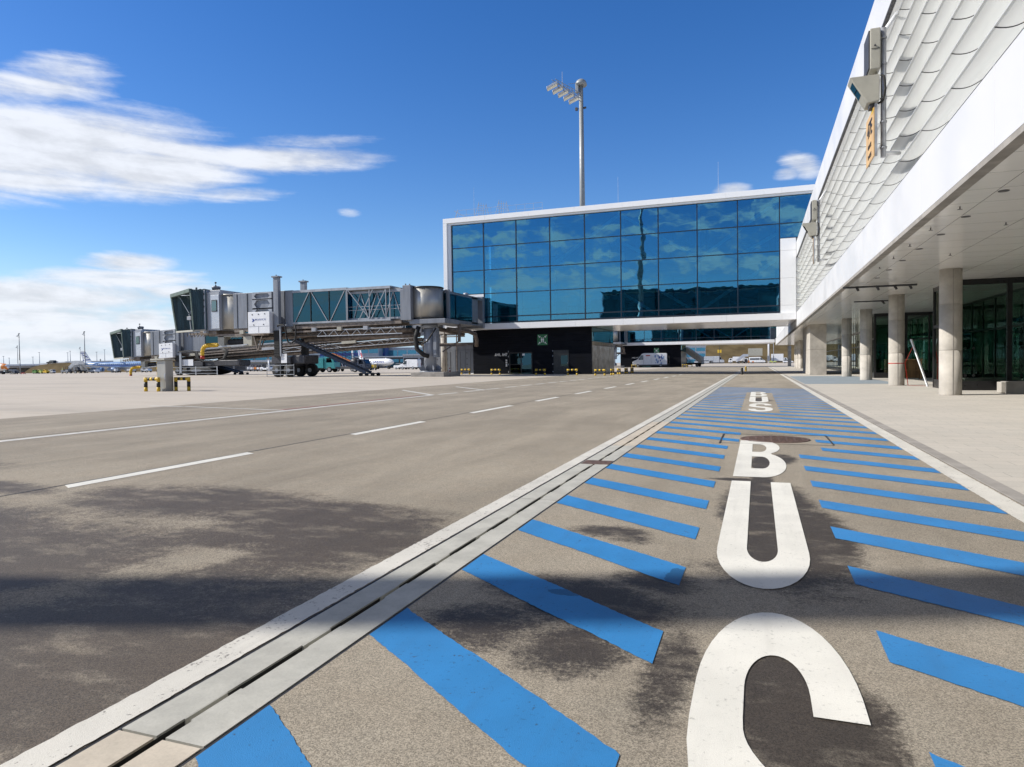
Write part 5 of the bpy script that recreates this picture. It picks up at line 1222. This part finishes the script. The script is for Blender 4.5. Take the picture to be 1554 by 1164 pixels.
def stairs_truck(label, px, dp, rz, paint, H=4.2, L=6.5):
    t = thing('boarding_stairs', label, 'stairs', (0,0,0), 'mobile boarding stairs')
    m = MB(); m.bbox(-L/2, L/2, -.9, .9, .5, .9, .04); m.prism([(L/2-1.4,.5),(L/2-1.4,1.9),(L/2-.5,1.9),(L/2,1.2),(L/2,.5)], -.9, -.1); m.build('carriage', M['plastic'], t)
    m = MB()
    for y in (-.75, .75): m.beam((-L/2,y,.8), (L/2-1.6,y,H), .1, .3); 
    for k in range(18): q = (k+.5)/18; m.box(-L/2+(L-1.6)*q-.15, -L/2+(L-1.6)*q+.15, -.72, .72, .8+(H-.8)*q-.02, .8+(H-.8)*q+.03)
    m.bbox(L/2-1.7, L/2+.2, -.9, .9, H, H+.1, .02); f = m.build('flight', paint, t)
    m = MB()
    for y in (-.8, .8):
        m.prism([(-L/2,.95),(-L/2,1.95),(L/2-1.6,H+1.15),(L/2+.2,H+1.15),(L/2+.2,H+.1),(L/2-1.6,H+.15)], y-.02, y+.02)
    m.build('side_panel', paint, f)
    m = MB()
    for y in (-.6, .6): m.beam((.2,y,.9), (L/2-1.,y,H), .12, .12)
    m.build('prop', M['steel'], t)
    for s in (-1, 1): wheel(t, L/2-1., s*.8, .36, .22); wheel(t, -L/2+1., s*.8, .36, .22)
    return place(t, px, dp, rz)
# beyond the far pier
FAR = 'vehicles parked below the brown slope'
stairs_truck('white mobile boarding stairs at the right corner of the far gate building', 1049, 150, R(165), M['vehicle_white'], 3.2, 5.2)
car('grey parked car left of the silver van group, at the blue office building', 1058, 330, R(80), M['vehicle_silver'])
car('white parked car directly right of the boarding stairs, below the blue office building', 1065.5, 330, R(85), M['vehicle_white'])
car('white estate car at the left of the grey delivery van below the brown slope', 1074, 325, R(10), M['vehicle_white'], est=True)
panel_van('grey delivery van at the foot of the brown slope left of the yellow sign', 1084, 335, R(0), M['vehicle_silver'], 9.5, 2.2, 3.6, group=FAR)
cart('dark covered cart standing in front of the grey delivery van', 1079, 315, R(80), M['black'])
lorry('high lift catering truck with large grey box below the brown slope', 1143, 330, R(180), M['vehicle_white'], M['beige'], 8.5, 7.2, 3.6, FAR)
lorry('low white truck left of the high lift catering truck', 1118, 325, R(180), M['vehicle_white'], M['vehicle_white'], 7.5, 3.2, 1.2, FAR)
panel_van('white minibus with dark windows in front of the high lift catering truck', 1149, 318, R(0), M['vehicle_white'], 7.2, 2.2, 3.0, group=FAR, glazed=True)
cart('orange loaded cart left of the white minibus', 1139.5, 312, R(0), M['orange'])
cart('small red cart right of the white minibus', 1160, 318, R(30), M['red'], n=2)
tug('yellow roofed tractor right of the white light pole', 1173, 315, R(180), M['lime'])
lorry('white box truck partly behind the distant columns', 1183, 330, R(0), M['vehicle_white'], M['vehicle_white'], 7.5, 4.4, 1.0, FAR)
stairs_truck('pale boarding stairs left of the low white truck', 1126, 320, R(20), M['vehicle_white'], 3.2, 5.)
car('white car behind the distant terminal columns', 1196, 300, R(0), M['vehicle_white'])
# under and behind the bridges
lorry('turquoise service truck behind the blue service stairs', 494, 112, R(8), M['teal_paint'], M['teal_paint'], 4.4, 2.35, .7)
lorry('dark generator truck with round grey tank right of the blue service stairs', 547, 105, R(0), M['navy'], M['jb_dark'], 3.6, 1.9, .6, tank=True, scl=.8)
tug('green tractor below the tail of the white aircraft', 554, 150, R(0), M['green'])
cart('yellow loaded cart right of the green tractor', 562, 150, R(0), M['yellow'])
cart('orange loaded cart in front of the low pale building', 393, 170, R(0), M['orange'])
cart('white loaded cart left of the orange loaded cart', 383, 172, R(5), M['vehicle_white'])
cart('orange loaded cart right of the large bridge wheels', 418, 170, R(0), M['orange'])
cart('brown loaded cart next to the large bridge wheels', 425, 172, R(0), M['wood'])
tug('white tractor behind the parked bridge stairs', 405, 168, R(0), M['vehicle_white'])
car('white car parked right of the white aircraft nose', 611, 175, R(0), M['vehicle_white'])
panel_van('white van parked beside the bridge pedestal', 622, 165, R(180), M['vehicle_white'], 5.2, 1.9, 2.4)
t = thing('belt_loader', 'orange belt loader raised behind the blue service stairs', 'belt loader', (0,0,0))
m = MB(); m.bbox(-2.2, 2.2, -.8, .8, .45, .95, .05); m.build('carriage', M['plastic'], t); m = MB(); m.beam((-3.0,0,3.3), (2.9,0,1.0), .9, .22); m.build('conveyor', M['orange'], t)
m = MB(); m.beam((-.6,-.4,.9), (-1.4,-.4,2.6), .1, .1); m.beam((-.6,.4,.9), (-1.4,.4,2.6), .1, .1); m.build('lift_arm', M['steel'], t)
for s in (-1, 1): wheel(t, 1.5, s*.7, .33, .22); wheel(t, -1.5, s*.7, .33, .22)
place(t, 527, 125, R(0))
# far left
lorry('dark green container truck left of the yellow green one at far left', 54, 215, R(180), M['green'], M['green'], 3.6, 2.0, .5, 'trucks on the far left apron', scl=.5)
lorry('yellow green container truck between the dark green and yellow ones', 62, 215, R(180), M['lime'], M['lime'], 3.2, 1.9, .5, 'trucks on the far left apron', scl=.5)
lorry('yellow container truck left of the white truck on the far apron', 70, 214, R(180), M['yellow'], M['yellow'], 3.2, 2.0, .5, 'trucks on the far left apron', scl=.5)
lorry('white truck at the right end of the far left row of coloured trucks', 79, 216, R(0), M['vehicle_white'], M['vehicle_white'], 3.6, 2.2, .6, 'trucks on the far left apron', scl=.5)
stairs_truck('grey boarding stairs left of the pale blue aircraft', 115, 205, R(0), M['steel'], 2.6, 4.2)
stairs_truck('second grey boarding stairs with flight falling right, near the pale blue aircraft', 121, 208, R(180), M['steel'], 2.6, 4.2)
tug('dark tractor left of the grey boarding stairs', 101, 205, R(0), M['jb_grey'])
car('white car below the tail of the pale blue aircraft', 140.5, 210, R(0), M['vehicle_white'])
stairs_truck('dark boarding stairs beside the orange and white aircraft', 21, 200, R(180), M['navy'], 1.9, 3.2).scale = (.75,.75,.5)
tug('red tractor at the foot of the tallest far left mast', 35, 200, R(0), M['red']).scale = (.4,.4,.4)
cart('grey cart under the pale blue aircraft wing', 176, 205, R(0), M['jb_grey']); cart('white cart under the pale blue aircraft engine', 199, 204, R(0), M['vehicle_white'])
tug('pale tractor before the nose of the pale blue aircraft', 222, 205, R(0), M['vehicle_silver'])
# a ramp worker
g = on_ground(95, 205); t = thing('person', 'person in yellow vest and dark trousers standing near the grey boarding stairs', 'person', g)
me = bpy.data.meshes.new('body'); V = [(0,0,.92),(0,0,1.2),(0,0,1.42),(0,0,1.52),(0,.0,1.68),(.2,0,1.40),(.24,.03,1.12),(.22,.1,.88),(-.2,0,1.40),(-.25,.02,1.12),(-.22,.1,.88),(.1,0,.88),(.12,.02,.48),(.12,0,.06),(.12,.16,.03),(-.1,0,.88),(-.13,-.02,.48),(-.14,-.05,.06),(-.14,.1,.03)]
me.from_pydata(V, [(0,1),(1,2),(2,3),(3,4),(2,5),(5,6),(6,7),(2,8),(8,9),(9,10),(0,11),(11,12),(12,13),(13,14),(0,15),(15,16),(16,17),(17,18)], [])
bo = bpy.data.objects.new('body', me); COL.objects.link(bo); bo.parent = t; sk = bo.modifiers.new('skin', 'SKIN')
for i, r in enumerate((.13,.14,.15,.06,.1,.06,.045,.035,.06,.045,.035,.085,.06,.045,.04,.085,.06,.045,.04)): me.skin_vertices[0].data[i].radius = (r, r*.85)
me.skin_vertices[0].data[0].use_root = True; bo.modifiers.new('smooth', 'SUBSURF').levels = 1; me.materials.append(M['navy'])
m = MB(); m.lathe([(.17,.95),(.2,1.15),(.2,1.38),(.1,1.47)], (0,0,0), 14); m.v = [(x+g.x, y*.75+g.y, z+g.z) for x, y, z in m.v]; m.build('vest', M['lime'], t)
m = MB(); m.lathe([(.0,1.86),(.08,1.83),(.115,1.74),(.12,1.7)], (g.x, g.y, g.z), 12); m.build('helmet', M['yellow'], t)

# ------------------------------------------------------------------ aircraft
def aircraft(label, px, dp, rz, L, r, paint, style, eng=1):
    t = thing('aircraft', label, 'aircraft', (0,0,0), 'parked aircraft')
    zc = r*1.75; h = L/2
    prof = [(0.02, h), (r*.35, h-.25*r), (r*.62, h-.7*r), (r*.88, h-1.5*r), (r, h-2.6*r), (r, -h*.35), (r*.93, -h*.55), (r*.7, -h*.78), (r*.4, -h*.93), (r*.12, -h)]
    m = MB(); m.lathe(prof[::-1], (0,0,zc), 28, 'x')
    m.v = [(x, y, z+(max(0, -x-h*.35)/(h*.65))**1.5*r*.55) for x, y, z in m.v]
    for i, f in enumerate(m.f):
        zz = sum(m.v[k][2] for k in f)/len(f)-zc; xx = sum(m.v[k][0] for k in f)/len(f)
        if style == 'orange': m.m[i] = 1 if (math.sin(xx*1.9+zz*1.4) > .25) else 0
        else: m.m[i] = 1 if zz < -r*.42 and xx > -h*.5 else 0
    m.build('fuselage', [paint, M['orange'] if style == 'orange' else M['belly']], t)
    m = MB()
    for s in (-1, 1):
        for k in range(int(L*1.1)):
            x = -h*.5+k*.72
            if x > h-2.7*r: break
            m.box(x, x+.26, s*r*.955-.03, s*r*.955+.03, zc+r*.24, zc+r*.24+.34)
    m.build('window_row', M['car_glass'], t)
    m = MB(); m.box(h-1.35*r, h-.8*r, -r*.52, r*.52, zc+r*.33, zc+r*.52); m.build('cockpit_window', M['car_glass'], t)
    if style == 'stripe':
        m = MB()
        for s in (-1, 1): m.box(-h*.62, h-1.9*r, s*r*.985-.03, s*r*.985+.03, zc-.05, zc+r*.16)
        m.build('cheat_line', M['royal'], t)
    if style == 'text':
        m = MB(); me = None
        for s, rot in ((-1, FACE_Y), (1, Matrix(((-1,0,0),(0,0,1),(0,1,0))))): lettering('airline_lettering', 'AIRFRANCE', r*.75, M['royal'], t, (h*.3, s*(r*1.0), zc+r*.05), rot)
    tp = [(-h*.72, zc+r*.9), (-h*.93, zc+r*3.9), (-h*1.06, zc+r*3.9), (-h*.96, zc+r*.7)]
    m = MB(); m.prism(tp, -.14, .14); f = m.build('tail_fin', paint if style == 'orange' else M['vehicle_white'], t)
    m = MB(); a, b, c, d = [Vector((p[0], 0, p[1])) for p in tp]
    if style == 'text':
        for k in range(5): p, q = .28+.13*k, .36+.13*k; P0_, P1_ = a.lerp(b, .34), d.lerp(c, .34); m.add([(P0_.lerp(P1_, p).x, y, P0_.lerp(P1_, p).z) for y in (-.15, .15)]+[(P0_.lerp(P1_, q).x, y, P0_.lerp(P1_, q).z) for y in (.15, -.15)]+[(b.lerp(c, p).x, y, b.lerp(c, p).z) for y in (-.15, .15)]+[(b.lerp(c, q).x, y, b.lerp(c, q).z) for y in (.15, -.15)], [(0,1,2,3),(4,5,6,7),(0,3,7,4),(1,2,6,5)])
        m.build('blue_stripe', M['royal'], f); m = MB(); P0_, P1_, Q0, Q1 = a.lerp(b, .2), a.lerp(b, .62), a.lerp(d, .3).lerp(b.lerp(c, .3), .14), a.lerp(d, .34).lerp(b.lerp(c, .34), .52)
        for y in (-.16, .16): m.add([(v.x, y, v.z) for v in (P0_, P1_, Q1, Q0)], [(0,1,2,3)])
        m.build('red_stripe', M['red'], f)
    elif style == 'stripe':
        for q in (.22, .80):
            for y in (-.15, .15):
                e0, e1, e2, e3 = a.lerp(b, q), d.lerp(c, q), d.lerp(c, q+.07), a.lerp(b, q+.07); m.add([(v.x, y, v.z) for v in (e0, e1, e2, e3)], [(0,1,2,3)])
        for y in (-.15, .15):
            e0, e1 = a.lerp(b, .42).lerp(d.lerp(c, .42), .15), a.lerp(b, .68).lerp(d.lerp(c, .68), .85); m.add([(e0.x, y, e0.z), (e1.x, y, e1.z), (e1.x, y, e1.z+.25), (e0.x, y, e0.z+.3)], [(0,1,2,3)])
            e0, e1 = a.lerp(b, .55).lerp(d.lerp(c, .55), .15), a.lerp(b, .45).lerp(d.lerp(c, .45), .5); m.add([(e0.x, y, e0.z), (e1.x, y, e1.z), (e1.x, y, e1.z+.2), (e0.x, y, e0.z+.25)], [(0,1,2,3)])
        m.build('tail_stripe', M['royal'], f)
    for s in (-1, 1):
        m = MB(); sp_ = h*.9
        m.add([(h*.18, s*r*.7, zc-r*.45), (-h*.10, s*r*.7, zc-r*.5), (-h*.36, s*sp_, zc+.35), (-h*.26, s*sp_, zc+.4), (h*.16, s*r*.7, zc-r*.68), (-h*.10, s*r*.7, zc-r*.6), (-h*.36, s*sp_, zc+.3), (-h*.26, s*sp_, zc+.3)], [(0,1,2,3),(7,6,5,4),(0,3,7,4),(1,5,6,2),(2,6,7,3),(0,4,5,1)]); w = m.build('wing', M['belly'], t)
        m = MB(); m.add([(-h*.36, s*sp_, zc+.3), (-h*.26, s*sp_, zc+.3), (-h*.37, s*(sp_+.12), zc+1.4), (-h*.33, s*(sp_+.12), zc+1.4), (-h*.36, s*(sp_+.06), zc+.3), (-h*.26, s*(sp_+.06), zc+.3)], [(0,1,3,2),(4,2,3,5),(0,4,5,1)]); m.build('winglet', M['vehicle_white'], w)
        m = MB(); m.add([(-h*.80, s*r*.3, zc+r*.75), (-h*.95, s*r*.2, zc+r*.75), (-h*1.08, s*h*.36, zc+r*.95), (-h*1.0, s*h*.36, zc+r*.95), (-h*.80, s*r*.3, zc+r*.62), (-h*.95, s*r*.2, zc+r*.62), (-h*1.08, s*h*.36, zc+r*.9), (-h*1.0, s*h*.36, zc+r*.9)], [(0,1,2,3),(7,6,5,4),(0,3,7,4),(1,5,6,2),(2,6,7,3),(0,4,5,1)]); m.build('stabiliser', M['vehicle_white'], t)
        for e in range(eng):
            ye = s*h*(.31+.25*e); xe = h*(.10-.16*e)
            m = MB(); m.lathe([(.0, -1.6), (r*.3, -1.6), (r*.5, 0), (r*.52, .9), (r*.46, 1.3), (r*.40, 1.25), (r*.36, .9), (0, .9)], (xe, ye, zc-r*.95), 18, 'x'); en = m.build('engine', M['belly'] if style != 'stripe' else M['sky_blue'], t)
            m = MB(); m.lathe([(0, .0), (r*.37, 0), (r*.37, .02), (0, .3)], (xe+.92, ye, zc-r*.95), 16, 'x'); m.build('fan', M['black'], en)
            m = MB(); m.prism([(xe-1.2, zc-r*.6), (xe+.6, zc-r*.6), (xe+.1, zc-r*.3), (xe-1.6, zc-r*.3)], ye-.1, ye+.1); m.build('pylon', M['belly'], en)
    gr = MB()
    for x, y in ((h*.72, 0), (-h*.06, -r*.9), (-h*.06, r*.9)): gr.cyl((x, y, .5), (x, y, zc-r*.5), .1, n=8)
    g_ = gr.build('landing_gear', M['steel'], t)
    for x, y in ((h*.72, -.2), (h*.72, .2), (-h*.06, -r*.9-.25), (-h*.06, -r*.9+.25), (-h*.06, r*.9-.25), (-h*.06, r*.9+.25)):
        m = MB(); m.cyl((x, y-.12, .42), (x, y+.12, .42), .42, n=16); m.build('gear_wheel', M['rubber'], g_)
    return place(t, px, dp, rz)
aircraft('pale blue airliner with dark blue line and striped white tail at far left', 178, 225, R(12), 25., 1.28, M['sky_blue'], 'stripe', 2)
aircraft('white airliner with red and blue striped tail below the near jet bridge', 571, 205, R(-14), 14.5, 1.15, M['vehicle_white'], 'text')
aircraft('orange and white patterned airliner cut by the left frame edge', -18, 212, R(4), 17., 1.25, M['vehicle_white'], 'orange')

# ------------------------------------------------------------------ embankment, bridge, far buildings
def bank(name, pts, y_depth, base=0.):
    m = MB(); n = len(pts); vs = []
    for px, dp, z in pts:
        a = on_ground(px, dp); b = at(px, 560, dp+z*2.2)
        vs += [(a.x, a.y, base), (b.x, b.y, z), (b.x+LV.x*y_depth, b.y+LV.y*y_depth, z)]
    fs = []
    for k in range(n-1): fs += [(3*k, 3*k+3, 3*k+4, 3*k+1), (3*k+1, 3*k+4, 3*k+5, 3*k+2)]
    m.add(vs, fs); m.smooth = False
    return struct(m.build(name, M['grass'], fix=False))
bank('embankment', [(33, 262, .3), (36, 262, .6), (48, 262, 2.6), (62, 262, 3.6), (90, 262, 4.2), (130, 262, 4.5), (200, 262, 4.3), (300, 262, 4.2), (420, 262, 4.0)], 26)
bank('slope', [(1030, 352, 1.), (1045, 352, 13.5), (1100, 352, 14.2), (1180, 352, 14.5), (1300, 352, 14.6)], 60)
t = thing('road_bridge', 'low road bridge with pale parapet crossing behind the far left mast', 'bridge', on_ground(20, 285))
m = MB(); a, b = at(-40, 560, 285), at(60, 560, 285); m.beam((a.x,a.y,3.0), (b.x,b.y,3.0), 10, .9); m.build('deck', M['concrete_dark'], t); m = MB(); m.beam((a.x,a.y,3.75), (b.x,b.y,3.75), .3, .7)
a2, b2 = at(100, 560, 283), at(172, 560, 283); m.beam((b.x-.3,b.y,4.0), (a2.x,a2.y,4.65), .25, .45); m.beam((a2.x,a2.y,4.65), (b2.x,b2.y,4.7), .25, .6); m.build('parapet', M['vehicle_white'], t)
m = MB()
for px in (-10, 20, 38): p = at(px, 560, 285); m.beam((p.x,p.y,0), (p.x,p.y,2.6), 1.2, 6, (0,1,0))
m.build('abutment', M['concrete_dark'], t)
LPn = 'slender road lamps on the embankment'
for px, top, lb in ((6, 541, 'leftmost slender lamp above the orange aircraft'), (14.5, 543.5, 'second slender lamp from the left above the orange aircraft'), (50.5, 542, 'slender lamp above the dark green container truck'), (60.5, 535, 'tall slender lamp above the yellow green container truck'), (103.5, 535.5, 'slender lamp left of the pair near the boarding stairs'), (107.3, 533, 'taller slender lamp with a small sign near the boarding stairs'), (147.5, 534.5, 'slender lamp right behind the striped tail fin'), (159.5, 531, 'slender lamp just left of the lower jet bridge hood')):
    p = at(px, 560, 290); z0 = 3.6; zt = at(px, top, 290).z; t = thing('road_lamp', lb, 'lamp', (p.x, p.y, z0), LPn)
    m = MB(); m.cyl((p.x,p.y,z0), (p.x,p.y,zt), .14, .07, 8); m.build('pole', M['steel'], t); m = MB(); m.bbox(p.x-.6, p.x+.3, p.y-.15, p.y+.15, zt-.02, zt+.14, .03); m.build('lamp_head', M['jb_grey'], t)
for px, top, lb in ((134, 543.5, 'dark road sign left of the striped tail fin'), (152.8, 545, 'dark road sign right of the striped tail fin'), (88, 548.5, 'small dark road sign on the embankment above the white truck')):
    p = at(px, 560, 286); zt = at(px, top, 286).z; t = thing('road_sign', lb, 'sign', (p.x, p.y, 4), 'road signs on the embankment'); m = MB(); m.cyl((p.x,p.y,4), (p.x,p.y,zt), .07, n=8); m.build('pole', M['steel'], t); m = MB(); m.bbox(p.x-.3, p.x+.3, p.y-.03, p.y+.03, zt-1.2, zt, .01); m.build('sign_board', M['plastic'], t)
c = car('dark car driving along the embankment road', 79, 284, R(180), M['black']); c.location.z = 3.95
# yellow sign and light pole beyond the far pier
p = on_ground(1092, 320); t = thing('yellow_sign', 'yellow sign on a tall post below the brown slope', 'sign', p)
m = MB(); m.cyl((p.x,p.y,0), (p.x,p.y,8.2), .12, n=8); m.build('post', M['jb_dark'], t); m = MB(); m.bbox(p.x-.9, p.x+.9, p.y-.06, p.y+.06, 5.2, 6.6, .02); m.build('sign_board', M['yellow'], t)
for px, lb in ((1166.5, 'white light pole right of the white minibus'), (1174, 'thin grey pole right of the white light pole')):
    p = on_ground(px, 310); t = thing('light_pole', lb, 'pole', p); r_ = .4 if px < 1170 else .12; m = MB(); m.cyl((p.x,p.y,0), (p.x,p.y,15), r_, r_*.8, 14); m.build('shaft', M['vehicle_white'], t); m = MB(); m.bbox(p.x-r_*1.4, p.x+r_*1.4, p.y-r_*1.8, p.y-r_, 1.0, 3.4, .02); m.build('control_box', M['jb_grey'], t)
for px, top, dp, lb in ((535.5, 522, 150, 'white light pole left of the red and blue striped tail'), (408, 546, 160, 'white light pole in front of the low pale building')):
    p = on_ground(px, dp); zt = at(px, top, dp).z; t = thing('light_pole', lb, 'pole', p); m = MB(); m.cyl((p.x,p.y,p.z), (p.x,p.y,zt), .2, .16, 12); m.build('shaft', M['vehicle_white'], t); m = MB(); m.bbox(p.x-.5, p.x+.5, p.y-.2, p.y+.2, zt, zt+.2, .03); m.build('lamp_head', M['jb_grey'], t)
def block(label, px0, px1, dp, z1, wall, glassy, dd=30., floors=3, z0=0., name='far_building', group='distant terminal buildings', slope=0., roofm=None, trans=False):
    a, b = at(px0, 560, dp), at(px1, 560, dp); t = thing(name, label, 'building', ((a.x+b.x)/2, (a.y+b.y)/2, 0), group)
    w = (b-a).length; n = LV
    def P(u, d, z): q = a+(b-a)*u+n*d; return (q.x, q.y, z)
    m = MB()
    zt0, zt1 = z1+slope, z1
    m.add([P(0,0,z0),P(1,0,z0),P(1,dd,z0),P(0,dd,z0),P(0,0,zt0),P(1,0,zt1),P(1,dd,zt1),P(0,dd,zt0)], [(0,3,2,1),(4,5,6,7),(0,1,5,4),(1,2,6,5),(2,3,7,6),(3,0,4,7)]); m.build('wall', wall, t)
    m = MB(); m.add([P(-.01,-.6,zt0),P(1.01,-.6,zt1),P(1.01,dd,zt1),P(-.01,dd,zt0),P(-.01,-.6,zt0+.5),P(1.01,-.6,zt1+.5),P(1.01,dd,zt1+.5),P(-.01,dd,zt0+.5)], [(0,3,2,1),(4,5,6,7),(0,1,5,4),(1,2,6,5),(2,3,7,6),(3,0,4,7)]); m.build('roof', roofm or M['vehicle_silver'], t)
    H = min(zt0, zt1)-z0
    nb = max(2, int(w/4.5))
    for f in range(floors):
        m = MB(); za, zb = z0+H*(f+.22)/floors, z0+H*(f+.82)/floors
        for k in range(nb):
            u0, u1 = (k+.06)/nb, (k+.94)/nb
            m.add([P(u0,-.12,za),P(u1,-.12,za),P(u1,-.12,zb),P(u0,-.12,zb),P(u0,-.01,za),P(u1,-.01,za),P(u1,-.01,zb),P(u0,-.01,zb)], [(0,1,2,3),(0,4,5,1),(1,5,6,2),(2,6,7,3),(3,7,4,0)])
        m.build('window_band', glassy, t)
    return t
block('blue glass terminal block with sloping right end behind the white aircraft', 420, 585, 330, 10.5, M['royal'], M['pier_glass'], floors=3)
block('grey blue glazed block beside the white tail of the aircraft', 545, 575, 320, 12.0, M['jb_light'], M['pier_glass'], floors=2)
block('long pale terminal hall roof right of the white aircraft', 575, 720, 340, 9.8, M['vehicle_silver'], M['pier_glass'], floors=2)
block('low dark canopy building directly behind the white aircraft', 540, 640, 300, 5.0, M['jb_dark'], M['pier_glass'], floors=1)
block('low pale service building with tall doors behind the baggage carts', 330, 480, 190, 2.8, M['interior'], M['jb_dark'], floors=1, dd=12)
block('white gantry block on the low roof behind the bridge stairs', 345, 470, 230, 5.4, M['jb_grey'], M['pier_glass'], floors=2, dd=12)
block('small yellow edged grey building right of the white aircraft nose', 612, 660, 230, 4.6, M['jb_light'], M['jb_dark'], floors=1, dd=12)
block('blue and white office building below the left end of the brown slope', 1041, 1071, 340, 8.6, M['vehicle_silver'], M['pier_glass'], floors=3, dd=14)
